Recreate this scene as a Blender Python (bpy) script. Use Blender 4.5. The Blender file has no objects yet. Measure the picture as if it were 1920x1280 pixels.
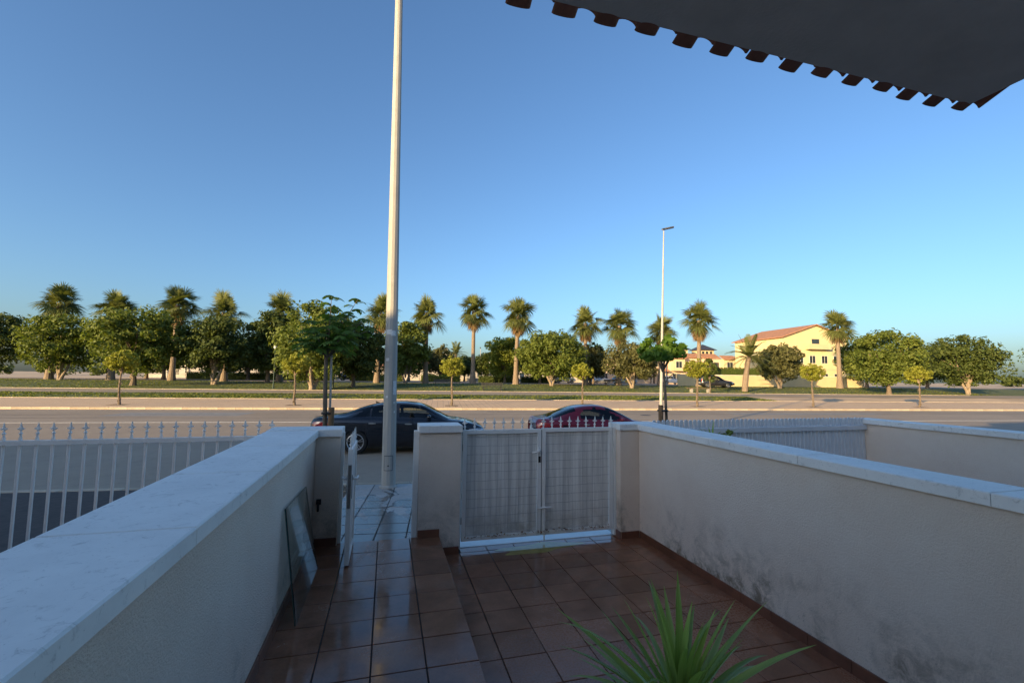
import bpy, math, random
import numpy as np
from mathutils import Vector, Matrix
R_ = math.radians
scene = bpy.context.scene
col = scene.collection
rnd = random.Random(7)

# ------------------------------------------------------------------ camera
YAW, PITCH, ROLL, F_PX = math.atan(232 / 845), math.atan(67.5 / 845), 0.013, 845.0
fw = Vector((math.sin(YAW) * math.cos(PITCH), math.cos(YAW) * math.cos(PITCH), math.sin(PITCH)))
r0 = Vector((math.cos(YAW), -math.sin(YAW), 0)); u0 = r0.cross(fw)
rr = r0 * math.cos(ROLL) + u0 * math.sin(ROLL); uu = u0 * math.cos(ROLL) - r0 * math.sin(ROLL)
cam_d = bpy.data.cameras.new('camera'); cam = bpy.data.objects.new('camera', cam_d); col.objects.link(cam)
cam_d.sensor_width = 36.0; cam_d.sensor_fit = 'HORIZONTAL'; cam_d.lens = F_PX / 1920 * 36
cam_d.clip_start = 0.05; cam_d.clip_end = 6000
mw = Matrix(((rr.x, uu.x, -fw.x, 0), (rr.y, uu.y, -fw.y, 0), (rr.z, uu.z, -fw.z, 2.2), (0, 0, 0, 1)))
cam.matrix_world = mw
scene.camera = cam

# ------------------------------------------------------------------ sky, sun, exposure
SUN_AZ, SUN_EL = R_(236), R_(11.0)          # clockwise from +Y; low evening sun behind the left shoulder
w = bpy.data.worlds.new('World'); scene.world = w; w.use_nodes = True
nt = w.node_tree; nt.nodes.clear()
sky = nt.nodes.new('ShaderNodeTexSky'); sky.sky_type = 'NISHITA'; sky.sun_disc = False
sky.sun_elevation = SUN_EL; sky.sun_rotation = SUN_AZ
sky.altitude = 0; sky.air_density = 1.0; sky.dust_density = 2.1; sky.ozone_density = 5.0
bg = nt.nodes.new('ShaderNodeBackground'); bg.inputs['Strength'].default_value = 0.15
wo = nt.nodes.new('ShaderNodeOutputWorld')
nt.links.new(sky.outputs[0], bg.inputs['Color']); nt.links.new(bg.outputs[0], wo.inputs['Surface'])
sl = bpy.data.lights.new('sun', 'SUN'); sl.energy = 4.2; sl.angle = R_(0.5); sl.color = (1.0, 0.75, 0.41)
so = bpy.data.objects.new('sun', sl); col.objects.link(so)
trav = Vector((-math.sin(SUN_AZ) * math.cos(SUN_EL), -math.cos(SUN_AZ) * math.cos(SUN_EL), -math.sin(SUN_EL)))
so.rotation_euler = trav.to_track_quat('-Z', 'Y').to_euler(); so.location = (-30, -30, 30)
scene.view_settings.view_transform = 'Standard'; scene.view_settings.look = 'None'
scene.view_settings.gamma = 1.0; scene.view_settings.use_curve_mapping = False
scene.view_settings.exposure = 1.08
scene.view_settings.use_white_balance = True; scene.view_settings.white_balance_temperature = 7300; scene.view_settings.white_balance_tint = 10.0
scene.render.engine = 'CYCLES'

# ------------------------------------------------------------------ helpers
class MB:
    def __init__(s): s.v = []; s.f = []
    def add(s, vs, fs):
        n = len(s.v); s.v += [tuple(p) for p in vs]; s.f += [tuple(i + n for i in q) for q in fs]; return s
    def box(s, x0, x1, y0, y1, z0, z1, ch=0.0):
        if ch <= 0:
            return s.add([(x0,y0,z0),(x1,y0,z0),(x1,y1,z0),(x0,y1,z0),(x0,y0,z1),(x1,y0,z1),(x1,y1,z1),(x0,y1,z1)],
                         [(3,2,1,0),(4,5,6,7),(0,1,5,4),(1,2,6,5),(2,3,7,6),(3,0,4,7)])
        c = ch
        vs = [(x0,y0,z0),(x1,y0,z0),(x1,y1,z0),(x0,y1,z0),(x0,y0,z1-c),(x1,y0,z1-c),(x1,y1,z1-c),(x0,y1,z1-c),
              (x0+c,y0+c,z1),(x1-c,y0+c,z1),(x1-c,y1-c,z1),(x0+c,y1-c,z1)]
        fs = [(3,2,1,0),(0,1,5,4),(1,2,6,5),(2,3,7,6),(3,0,4,7),(4,5,9,8),(5,6,10,9),(6,7,11,10),(7,4,8,11),(8,9,10,11)]
        return s.add(vs, fs)
    def tube(s, pts, rad, n=8, caps=True, rot=0.0):
        pts = [Vector(p) for p in pts]
        if not hasattr(rad, '__len__'): rad = [rad] * len(pts)
        vs = []; fs = []
        for i, p in enumerate(pts):
            d = (pts[min(i+1, len(pts)-1)] - pts[max(i-1, 0)]).normalized()
            a = Vector((1, 0, 0)) if abs(d.x) < .9 else Vector((0, 1, 0))
            a = (a - d * a.dot(d)).normalized(); b = d.cross(a)
            for k in range(n):
                t = 2 * math.pi * k / n + rot
                vs.append(p + (a * math.cos(t) + b * math.sin(t)) * rad[i])
        for i in range(len(pts)-1):
            for k in range(n):
                fs.append((i*n+k, i*n+(k+1) % n, (i+1)*n+(k+1) % n, (i+1)*n+k))
        if caps:
            fs.append(tuple(range(n-1, -1, -1))); fs.append(tuple(range((len(pts)-1)*n, len(pts)*n)))
        return s.add(vs, fs)
    def lathe(s, prof, n=16, axis='z', c=(0, 0, 0)):
        vs = []; fs = []; m = len(prof)
        for k in range(n):
            t = 2 * math.pi * k / n
            for (r, h) in prof:
                if axis == 'z': vs.append((c[0]+r*math.cos(t), c[1]+r*math.sin(t), c[2]+h))
                else: vs.append((c[0]+r*math.cos(t), c[1]+h, c[2]+r*math.sin(t)))
        for k in range(n):
            for i in range(m-1):
                q = (k*m+i, ((k+1) % n)*m+i, ((k+1) % n)*m+i+1, k*m+i+1)
                fs.append(q if axis == 'z' else q[::-1])
        return s.add(vs, fs)
    def build(s, name, mat, parent=None, smooth=False, loc=None):
        me = bpy.data.meshes.new(name); me.from_pydata(s.v, [], s.f); me.update()
        if smooth:
            me.polygons.foreach_set('use_smooth', [True] * len(me.polygons))
        return link(name, me, mat, parent, loc)

def link(name, me, mat, parent=None, loc=None):
    if mat is not None and not me.materials: me.materials.append(mat)
    o = bpy.data.objects.new(name, me); col.objects.link(o)
    if parent: o.parent = parent
    if loc is not None: o.location = loc
    return o
def quads(name, V, mat, parent=None, loc=None):
    """V: (n,4,3) array of quads"""
    V = np.asarray(V, np.float32); n = V.shape[0]
    me = bpy.data.meshes.new(name)
    me.vertices.add(n*4); me.vertices.foreach_set('co', V.reshape(-1))
    me.loops.add(n*4); me.loops.foreach_set('vertex_index', np.arange(n*4, dtype=np.int32))
    me.polygons.add(n); me.polygons.foreach_set('loop_start', np.arange(0, n*4, 4, dtype=np.int32))
    me.polygons.foreach_set('loop_total', np.full(n, 4, dtype=np.int32))
    me.update(calc_edges=True); me.validate()
    return link(name, me, mat, parent, loc)
def tag(o, label=None, cat=None, group=None, kind=None):
    if label: o['label'] = label
    if cat: o['category'] = cat
    if group: o['group'] = group
    if kind: o['kind'] = kind
    return o
def thing(name, label, cat, loc=(0, 0, 0), rz=0.0, group=None):
    o = bpy.data.objects.new(name, None); col.objects.link(o); o.location = loc; o.rotation_euler = (0, 0, rz)
    o.empty_display_size = .2
    return tag(o, label, cat, group)
def copy_tree(o, parent=None):
    c = o.copy(); col.objects.link(c); c.parent = parent
    for ch in list(o.children): copy_tree(ch, c)
    return c
def wing(me):  # smooth all
    me.polygons.foreach_set('use_smooth', [True] * len(me.polygons))

# street frame: s along the street, t across it (0 = near kerb)
SA = R_(6.5)
def SP(s, t, z=None):
    x = s * math.cos(SA) + t * math.sin(SA); y = 9.35 - s * math.sin(SA) + t * math.cos(SA)
    return (x, y) if z is None else (x, y, z)
T_K = [-60, 0, 21.2, 30, 36, 40, 52, 60, 5000]; Z_K = [0, 0, .1, .2, .45, .62, 1.2, 1.25, 1.25]
def gz(t): return float(np.interp(t, T_K, Z_K))
def SG(s, t, dz=0.0): return SP(s, t, gz(t) + dz)

# ------------------------------------------------------------------ materials
class N:
    def __init__(s, name):
        s.m = bpy.data.materials.new(name); s.m.use_nodes = True; s.t = s.m.node_tree
        s.p = s.t.nodes['Principled BSDF']; s.o = s.t.nodes['Material Output']
    def n(s, kind, **kw):
        x = s.t.nodes.new('ShaderNode' + kind)
        for k, v in kw.items(): setattr(x, k, v)
        return x
    def l(s, a, b): s.t.links.new(a, b)
    def coord(s, kind='Object'):
        if kind == 'World': return s.n('NewGeometry').outputs['Position']
        return s.n('TexCoord').outputs[kind]
    def noise(s, scale, detail=4, rough=.6, coord='Object', vec=None, dist=0.0):
        x = s.n('TexNoise'); x.inputs['Scale'].default_value = scale; x.inputs['Detail'].default_value = detail
        x.inputs['Roughness'].default_value = rough; x.inputs['Distortion'].default_value = dist
        s.l(vec if vec is not None else s.coord(coord), x.inputs['Vector']); return x.outputs['Fac']
    def ramp(s, fac, stops, interp='LINEAR'):
        x = s.n('ValToRGB'); x.color_ramp.interpolation = interp; e = x.color_ramp.elements
        while len(e) < len(stops): e.new(.5)
        for i, (p, c) in enumerate(stops):
            e[i].position = p; e[i].color = (c[0], c[1], c[2], 1) if hasattr(c, '__len__') else (c, c, c, 1)
        s.l(fac, x.inputs[0]); return x.outputs[0]
    def mix(s, fac, a, b, mode='MIX'):
        x = s.n('MixRGB', blend_type=mode)
        for i, v in enumerate((fac, a, b)):
            if hasattr(v, 'links'): s.l(v, x.inputs[i])
            elif hasattr(v, '__len__'): x.inputs[i].default_value = (v[0], v[1], v[2], 1)
            else: x.inputs[i].default_value = v if i == 0 else (v, v, v, 1)
        return x.outputs[0]
    def math(s, op, a, b=0.0, clamp=False):
        x = s.n('Math', operation=op); x.use_clamp = clamp
        for i, v in enumerate((a, b)):
            if hasattr(v, 'links'): s.l(v, x.inputs[i])
            else: x.inputs[i].default_value = v
        return x.outputs[0]
    def sep(s, vec):
        x = s.n('SeparateXYZ'); s.l(vec, x.inputs[0]); return x.outputs
    def bump(s, h, strength=.3, dist=.01):
        b = s.n('Bump'); b.inputs['Strength'].default_value = strength; b.inputs['Distance'].default_value = dist
        s.l(h, b.inputs['Height']); s.l(b.outputs[0], s.p.inputs['Normal']); return b
    def set(s, **kw):
        for k, v in kw.items():
            i = s.p.inputs[k.replace('_', ' ')]
            if hasattr(v, 'links'): s.l(v, i)
            elif hasattr(v, '__len__'): i.default_value = (v[0], v[1], v[2], 1)
            else: i.default_value = v
        return s
def simple(name, c, rough=.6, var=.15, scale=6.0, bump=0.0, bscale=60.0, metallic=0.0, coord='Object', rnd_obj=0.0, **kw):
    m = N(name)
    f = m.noise(scale, 5, .6, coord)
    cc = m.mix(m.ramp(f, [(.3, 0), (.7, 1)]), [x*(1-var) for x in c], [min(1, x*(1+var)) for x in c])
    if rnd_obj:
        oi = m.n('ObjectInfo').outputs['Random']
        cc = m.mix(1.0, cc, m.ramp(oi, [(0, 1-rnd_obj), (1, 1+rnd_obj)]), 'MULTIPLY')
    m.set(Base_Color=cc, Roughness=rough, Metallic=metallic, **kw)
    if bump: m.bump(m.noise(bscale, 3, .6, coord), bump, .01)
    return m.m
def leafmat(name, c1, c2, trans=.35, rough=.45):
    rough = max(rough, .6)
    m = N(name)
    isl = m.n('NewGeometry').outputs['Random Per Island']
    f = m.noise(.8, 3, .6)
    c = m.mix(isl, c1, c2); c = m.mix(m.ramp(f, [(.35, 0), (.65, .35)]), c, [x*.55 for x in c1])
    m.set(Base_Color=c, Roughness=rough, Specular_IOR_Level=.25)
    tr = m.n('BsdfTranslucent'); m.l(m.mix(1.0, c, (1.5, 1.5, .7), 'MULTIPLY'), tr.inputs['Color'])
    mx = m.n('MixShader'); mx.inputs[0].default_value = trans
    m.l(m.p.outputs[0], mx.inputs[1]); m.l(tr.outputs[0], mx.inputs[2]); m.l(mx.outputs[0], m.o.inputs['Surface'])
    return m.m
MAT = {}
def mk_materials():
    M = MAT
    # asphalt
    m = N('asphalt'); big = m.noise(.25, 4, .6, 'World'); fine = m.noise(90, 2, .7, 'World'); mid = m.noise(2.5, 6, .7, 'World')
    c = m.mix(m.ramp(big, [(.35, 0), (.65, 1)]), (.27, .21, .15), (.335, .262, .188))
    c = m.mix(m.ramp(fine, [(.35, 0), (.7, .55)]), c, (.34, .29, .24)); c = m.mix(m.ramp(mid, [(.5, 0), (.75, .35)]), c, (.12, .105, .09))
    m.set(Base_Color=c, Roughness=.85); m.bump(fine, .5, .006); M['asphalt'] = m.m
    # far pavement: clay pavers
    m = N('clay_paving'); g = m.coord('Object')
    b = m.n('TexBrick'); b.offset = 0.0; b.inputs['Scale'].default_value = 1.0; b.inputs['Brick Width'].default_value = .42
    b.inputs['Row Height'].default_value = .42; b.inputs['Mortar Size'].default_value = .012
    b.inputs['Color1'].default_value = (.62, .42, .25, 1); b.inputs['Color2'].default_value = (.68, .47, .29, 1); b.inputs['Mortar'].default_value = (.2, .14, .1, 1)
    m.l(g, b.inputs['Vector']); f = m.noise(.7, 5, .65)
    m.set(Base_Color=m.mix(m.ramp(f, [(.35, 0), (.75, .5)]), b.outputs['Color'], (.56, .41, .28)), Roughness=.85); M['clay_paving'] = m.m
    M['kerb'] = simple('kerb_concrete', (.46, .37, .27), .85, .2, 3, .3, 40, rnd_obj=.12)
    M['gutter'] = simple('gutter_concrete', (.26, .25, .235), .8, .2, 2.5, .3, 50, coord='World')
    M['paint'] = simple('road_paint', (.72, .70, .66), .7, .15, 8)
    M['tar'] = simple('tar_seam', (.035, .033, .03), .6, .2)
    M['sand'] = simple('sandy_ground', (.52, .38, .25), .95, .25, .15, .2, 3, coord='World')
    M['soil'] = simple('soil', (.14, .09, .055), .95, .3, 4, .5, 30, coord='World')
    m = N('grass_ground'); a = m.noise(.5, 6, .7, 'World'); b2 = m.noise(6, 4, .7, 'World')
    c = m.mix(m.ramp(a, [(.35, 0), (.7, 1)]), (.055, .095, .02), (.12, .13, .035)); c = m.mix(m.ramp(b2, [(.45, 0), (.8, .5)]), c, (.20, .16, .07))
    m.set(Base_Color=c, Roughness=.9); m.bump(b2, .6, .05); M['grass_ground'] = m.m
    M['blades'] = leafmat('grass_blades', (.10, .15, .025), (.24, .24, .055), .3, .6)
    # wet terracotta tile
    m = N('terracotta_tile'); oi = m.n('ObjectInfo').outputs['Random']
    f = m.noise(7, 6, .65, 'World'); g = m.noise(60, 3, .7, 'World'); wet = m.noise(1.1, 4, .6, 'World', dist=.6)
    c = m.mix(m.ramp(f, [(.3, 0), (.7, 1)]), (.30, .118, .062), (.41, .165, .088))
    c = m.mix(m.ramp(g, [(.45, 0), (.8, .35)]), c, (.10, .04, .026))
    c = m.mix(1.0, c, m.ramp(oi, [(0, .82), (1, 1.16)]), 'MULTIPLY')
    wet = m.math('SUBTRACT', wet, m.math('MULTIPLY', m.math('SUBTRACT', m.sep(m.coord('World'))[1], 3.4), .085))
    wm = m.ramp(wet, [(.42, 1), (.58, 0)])
    c = m.mix(wm, c, m.mix(1.0, c, (.66, .64, .63), 'MULTIPLY'))
    dust = m.ramp(m.noise(2.3, 6, .75, 'World'), [(.52, 0), (.78, .28)])
    c = m.mix(dust, c, (.30, .21, .16))
    m.set(Base_Color=c, Roughness=m.mix(wm, m.ramp(g, [(.3, .22), (.8, .36)]), .07), Specular_IOR_Level=.55)
    m.bump(m.noise(9, 3, .5, 'World'), .06, .01); M['tile'] = m.m
    M['skirting'] = simple('skirting_tile', (.19, .072, .04), .32, .2, 8, .1, 40, coord='World', rnd_obj=.15)
    M['grout'] = simple('grout', (.06, .045, .038), .8, .3, 12, coord='World')
    # pavement tile, half wet
    m = N('wet_paving'); oi = m.n('ObjectInfo').outputs['Random']
    wet = m.noise(1.5, 5, .62, 'World', dist=.8); f = m.noise(14, 5, .7, 'World'); pos = m.sep(m.coord('World'))
    edge = m.math('ADD', wet, m.math('MULTIPLY', m.math('SUBTRACT', 7.7, pos[1]), .10))
    wm = m.ramp(edge, [(.485, 0), (.515, 1)])
    dry = m.mix(m.ramp(f, [(.3, 0), (.7, 1)]), (.33, .32, .30), (.45, .43, .40)); dry = m.mix(1.0, dry, m.ramp(oi, [(0, .88), (1, 1.1)]), 'MULTIPLY')
    c = m.mix(wm, dry, m.mix(1.0, dry, (.36, .36, .36), 'MULTIPLY'))
    m.set(Base_Color=c, Roughness=m.mix(wm, .75, m.ramp(f, [(.3, .10), (.7, .25)])), Specular_IOR_Level=.6); m.bump(m.noise(45, 3, .6, 'World'), .25, .006); M['paving'] = m.m
    # roughcast plaster with mould near the ground
    m = N('plaster'); pos = m.sep(m.coord('World')); a = m.noise(2.2, 6, .7, 'World'); b3 = m.noise(9, 6, .75, 'World', dist=.5); gr = m.noise(95, 4, .75, 'World')
    c = m.mix(m.ramp(a, [(.3, 0), (.7, 1)]), (.82, .65, .52), (.89, .74, .61))
    low = m.math('SUBTRACT', 1.0, m.math('DIVIDE', m.math('SUBTRACT', pos[2], .40), .62), True)
    mm = m.math('MULTIPLY', low, m.ramp(b3, [(.40, 0), (.60, 1)]))
    patch = m.ramp(m.noise(1.4, 4, .6, 'World', dist=1.0), [(.42, 0), (.6, 1)])
    c = m.mix(m.math('MULTIPLY', mm, m.math('MULTIPLY', patch, .95)), c, (.19, .13, .075))
    c = m.mix(m.math('MULTIPLY', m.ramp(m.noise(28, 5, .8, 'World'), [(.58, 0), (.72, 1)]), m.math('MULTIPLY', low, .7)), c, (.15, .11, .07))
    c = m.mix(m.ramp(m.noise(60, 4, .85, 'World'), [(.60, 0), (.75, .5)]), c, (.30, .24, .20))
    m.set(Base_Color=c, Roughness=.92); m.bump(gr, .9, .012); M['plaster'] = m.m
    m = N('coping_stone'); a = m.noise(3, 6, .7, 'World'); b4 = m.noise(16, 6, .8, 'World', dist=1.2)
    c = m.mix(m.ramp(a, [(.3, 0), (.7, 1)]), (.74, .72, .68), (.86, .84, .79)); c = m.mix(m.ramp(b4, [(.55, 0), (.70, .6)]), c, (.30, .285, .26)); c = m.mix(m.ramp(m.noise(70, 3, .8, 'World'), [(.66, 0), (.74, .6)]), c, (.16, .15, .13))
    m.set(Base_Color=c, Roughness=.55); m.bump(m.noise(60, 3, .6, 'World'), .12, .004); M['coping'] = m.m
    M['marble'] = simple('marble_threshold', (.62, .62, .62), .12, .12, 5, coord='World')
    m = N('white_gate_paint'); a = m.noise(5, 5, .7, 'World'); b5 = m.noise(40, 4, .8, 'World')
    c = m.mix(m.ramp(a, [(.3, 0), (.7, 1)]), (.80, .76, .70), (.87, .84, .79)); c = m.mix(m.ramp(b5, [(.64, 0), (.74, .7)]), c, (.25, .15, .09))
    m.set(Base_Color=c, Roughness=.42); M['gate'] = m.m
    m = N('pvc_reed'); v = m.coord('World'); mp = m.n('Mapping'); mp.inputs['Scale'].default_value = (26, 26, 1.2); m.l(v, mp.inputs['Vector'])
    st = m.noise(1.0, 4, .7, vec=mp.outputs[0]); c = m.mix(m.ramp(st, [(.38, 0), (.62, 1)]), (.70, .66, .61), (.90, .86, .80))
    pz = m.sep(v)[2]; dirt = m.math('MULTIPLY', m.math('SUBTRACT', 1.0, m.math('DIVIDE', m.math('SUBTRACT', pz, .42), .35), True), m.ramp(m.noise(7, 5, .7, 'World'), [(.4, 0), (.7, .7)]))
    m.set(Base_Color=m.mix(dirt, c, (.30, .22, .14)), Roughness=.6); M['reed'] = m.m
    M['wire'] = simple('wire', (.38, .37, .37), .5, .2, 20)
    M['steel'] = simple('lock_steel', (.30, .29, .28), .35, .2, 20, metallic=.9)
    M['black'] = simple('black_plastic', (.015, .015, .016), .45, .2)
    M['dead'] = leafmat('dry_leaves', (.16, .075, .03), (.34, .17, .07), .15, .7)
    # glass
    m = N('pane_glass'); m.set(Base_Color=(.80, .88, .85), Roughness=.015, Transmission_Weight=1.0, IOR=1.5); M['glass'] = m.m
    M['glass_edge'] = simple('glass_edge', (.05, .09, .08), .2, .1)
    # galvanised pole
    m = N('galvanised'); a = m.noise(3, 6, .75, 'World'); mp = m.n('Mapping'); mp.inputs['Scale'].default_value = (14, 14, .5); m.l(m.coord('World'), mp.inputs['Vector'])
    st = m.noise(1, 4, .7, vec=mp.outputs[0]); c = m.mix(m.ramp(st, [(.3, 0), (.7, 1)]), (.34, .325, .29), (.47, .45, .41)); c = m.mix(m.ramp(a, [(.5, 0), (.8, .5)]), c, (.22, .2, .17))
    m.set(Base_Color=c, Roughness=.6, Metallic=.0); M['galv'] = m.m
    M['sticker'] = simple('sticker', (.70, .70, .68), .7, .25, 40)
    M['lamp_grey'] = simple('lamp_housing', (.12, .13, .14), .45, .15)
    M['stake'] = simple('stake_wood', (.22, .12, .055), .8, .3, 12, .3, 60)
    M['bark'] = simple('bark', (.16, .12, .085), .9, .35, 6, .8, 18)
    M['pale_bark'] = simple('pale_bark', (.27, .21, .155), .9, .3, 4, .6, 14)
    m = N('palm_bark'); v = m.coord('Object'); wv = m.n('TexWave'); wv.bands_direction = 'Z'; wv.inputs['Scale'].default_value = 2.6; wv.inputs['Distortion'].default_value = 3.5; wv.inputs['Detail'].default_value = 3
    m.l(v, wv.inputs['Vector']); c = m.mix(wv.outputs['Fac'], (.17, .12, .085), (.36, .27, .19)); c = m.mix(m.ramp(m.noise(5, 5, .7), [(.4, 0), (.7, .5)]), c, (.24, .2, .16))
    m.set(Base_Color=c, Roughness=.9); m.bump(wv.outputs['Fac'], .7, .05); M['palm_bark'] = m.m
    M['palm_leaf'] = leafmat('palm_leaf', (.085, .11, .03), (.19, .20, .065), .25, .4)
    M['palm_dead'] = leafmat('palm_dead_leaf', (.19, .115, .055), (.30, .20, .095), .2, .7)
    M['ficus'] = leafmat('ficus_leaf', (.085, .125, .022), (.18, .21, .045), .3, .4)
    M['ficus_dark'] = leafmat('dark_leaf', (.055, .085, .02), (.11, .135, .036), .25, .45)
    M['olive'] = leafmat('olive_leaf', (.09, .095, .035), (.16, .155, .06), .25, .5)
    M['lime'] = leafmat('lime_leaf', (.15, .18, .025), (.27, .29, .05), .35, .45)
    M['topiary'] = leafmat('topiary_leaf', (.20, .22, .03), (.36, .36, .06), .3, .45)
    M['ash_leaf'] = leafmat('ash_leaf', (.07, .15, .03), (.15, .24, .06), .4, .4)
    M['broad_leaf'] = leafmat('broad_leaf', (.10, .20, .03), (.20, .32, .06), .5, .35)
    # yucca: pale margins from UV-free object noise
    m = N('yucca_leaf'); oi = m.n('ObjectInfo').outputs['Random']; c = m.mix(oi, (.15, .23, .045), (.28, .38, .09))
    mp = m.n('Mapping'); mp.inputs['Scale'].default_value = (3, 130, 3); m.l(m.coord('Object'), mp.inputs['Vector']); st = m.noise(1, 3, .6, vec=mp.outputs[0])
    c = m.mix(m.ramp(st, [(.35, 0), (.7, .45)]), c, (.40, .47, .17)); m.set(Base_Color=c, Roughness=.38)
    tr = m.n('BsdfTranslucent'); m.l(m.mix(1.0, c, (1.6, 1.6, .8), 'MULTIPLY'), tr.inputs['Color']); mx = m.n('MixShader'); mx.inputs[0].default_value = .35
    m.l(m.p.outputs[0], mx.inputs[1]); m.l(tr.outputs[0], mx.inputs[2]); m.l(mx.outputs[0], m.o.inputs['Surface']); M['yucca'] = m.m
    M['pot'] = simple('clay_pot', (.30, .13, .07), .7, .2, 8, .2, 40)
    # houses
    M['cream'] = simple('cream_render', (.62, .50, .30), .9, .08, .6, .2, 30)
    M['yellow'] = simple('yellow_render', (.66, .55, .31), .9, .06, .5, .2, 30)
    M['pinkish'] = simple('peach_render', (.66, .51, .38), .9, .1, .6, .2, 30)
    M['white_render'] = simple('white_render', (.80, .76, .70), .9, .1, .5, .2, 30)
    M['far_white'] = simple('shaded_white_render', (.46, .42, .37), .9, .15, .5, .2, 30)  # white render with the shade of the tall trees put into its colour
    M['roof'] = simple('clay_roof', (.42, .20, .11), .85, .3, 2.5, .5, 8)
    M['dark_roof'] = simple('dark_glazed_roof', (.045, .045, .055), .5, .3, 3)
    M['eave_tile'] = simple('eave_clay_tile', (.26, .10, .06), .85, .3, 9, .3, 40, rnd_obj=.2)
    M['soffit'] = simple('soffit_render', (.50, .47, .44), .9, .15, 2, .3, 60, coord='World')
    M['trim'] = simple('white_trim', (.70, .66, .60), .8, .1)
    m = N('window_glass'); m.set(Base_Color=(.03, .04, .05), Roughness=.06, Specular_IOR_Level=.8); M['window'] = m.m
    M['dark_door'] = simple('dark_door', (.06, .045, .035), .5, .2)
    M['railing'] = simple('white_railing', (.68, .66, .62), .6, .1)
    M['pvc'] = simple('white_pvc', (.70, .71, .72), .4, .06, 4)
    # cars
    def paint(name, c, flake=0.0, rough=.25, metal=.0):
        m = N(name); f = m.noise(3, 4, .6); m.set(Base_Color=m.mix(m.ramp(f, [(.4, 0), (.7, .2)]), c, [min(1, x*1.5+.008) for x in c]), Roughness=rough, Metallic=metal, Coat_Weight=.6, Coat_Roughness=.04, Specular_IOR_Level=.4); return m.m
    M['black_paint'] = paint('black_car_paint', (.006, .008, .014), 0)
    M['red_paint'] = paint('maroon_car_paint', (.20, .008, .022), 0, .3, .3)
    M['white_paint'] = paint('white_car_paint', (.62, .62, .62)); M['silver_paint'] = paint('silver_car_paint', (.36, .38, .40), 0, .3, .6)
    M['dark_paint'] = paint('dark_car_paint', (.015, .015, .018))
    m = N('car_glass'); tr = m.n('BsdfTransparent'); tr.inputs[0].default_value = (.42, .47, .46, 1); gl = m.n('BsdfGlossy'); gl.inputs['Roughness'].default_value = .02
    fr = m.n('Fresnel'); fr.inputs['IOR'].default_value = 1.55; mx = m.n('MixShader'); m.l(fr.outputs[0], mx.inputs[0]); m.l(tr.outputs[0], mx.inputs[1]); m.l(gl.outputs[0], mx.inputs[2]); m.l(mx.outputs[0], m.o.inputs['Surface']); M['car_glass'] = m.m
    m = N('clear_car_glass'); m.set(Base_Color=(.55, .62, .60), Roughness=.0, IOR=1.05, Transmission_Weight=1.0); M['clear_glass'] = m.m
    M['tyre'] = simple('tyre', (.014, .014, .014), .85, .2, 20)
    M['rim'] = simple('alloy_rim', (.50, .51, .53), .3, .08, 10, metallic=.85)
    m = N('tail_lamp'); m.set(Base_Color=(.36, .012, .015), Roughness=.12, Coat_Weight=1.0); M['tail'] = m.m
    m = N('head_lamp'); m.set(Base_Color=(.62, .64, .66), Roughness=.08, Metallic=.5); M['head'] = m.m
    M['chrome'] = simple('chrome', (.6, .6, .6), .15, .05, metallic=1.0)
    M['interior'] = simple('car_interior', (.03, .028, .026), .8, .2)
    M['bench'] = simple('bench_dark', (.03, .03, .03), .6, .2); M['bench_wood'] = simple('bench_wood', (.17, .11, .07), .75, .2); M['concrete'] = simple('concrete', (.34, .32, .29), .9, .2, 4, .3, 30)
    M['green_post'] = simple('green_post', (.03, .06, .045), .5, .2)
    M['globe'] = simple('lamp_globe', (.75, .75, .72), .3, .05)
    m = N('water_film'); m.set(Base_Color=(.92, .95, .95), Roughness=.0, IOR=1.33, Transmission_Weight=1.0); M['water'] = m.m
mk_materials()

# ------------------------------------------------------------------ ground, road, pavements
def sheet(name, s0, s1, ts, dz, mat, zf=gz, kind='structure', ns=2):
    m = MB(); ss = np.linspace(s0, s1, ns)
    for t in ts:
        for s in ss: m.v.append(SP(s, t, zf(t) + dz))
    for i in range(len(ts)-1):
        for k in range(ns-1):
            a = i*ns+k; m.f.append((a, a+1, a+ns+1, a+ns))
    return tag(m.build(name, mat), kind=kind)
sheet('ground', -2500, 2500, [-300, 0, 21.3, 21.4, 30, 36, 40, 44, 48, 52, 56, 60, 100, 400, 3500], -.03, MAT['sand'], lambda t: gz(t) if t > 21.35 else -.02)
ROAD = sheet('road', -180, 220, [-.02, 21.22], 0, MAT['asphalt'], lambda t: 0)
m = MB(); m.box(-180, 220, .10, .55, .001, .006)
GUT = m.build('gutter_strip', MAT['gutter'], ROAD, loc=(0, 9.35, 0)); GUT.rotation_euler = (0, 0, -SA)
m = MB(); m.box(-60, 80, 13.14, 13.26, .004, .008); o = m.build('lane_line', MAT['paint'], ROAD, loc=(0, 9.35, 0)); o.rotation_euler = (0, 0, -SA)
for (a, b, t0, t1, wd) in [(-30, 60, 17.2, 18.6, .09), (-25, 8, 15.6, 15.3, .07), (4, 70, 19.6, 19.2, .08)]:
    m = MB(); pts = []
    for i in range(13):
        k = i/12; pts.append((a+(b-a)*k, t0+(t1-t0)*k + rnd.uniform(-.15, .15)))
    for i, (x, y) in enumerate(pts): m.v += [(x, y-wd/2, .005), (x, y+wd/2, .005)]
    for i in range(12): m.f.append((2*i, 2*i+2, 2*i+3, 2*i+1))
    o = m.build('tar_seam', MAT['tar'], ROAD, loc=(0, 9.35, 0)); o.rotation_euler = (0, 0, -SA)
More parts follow.
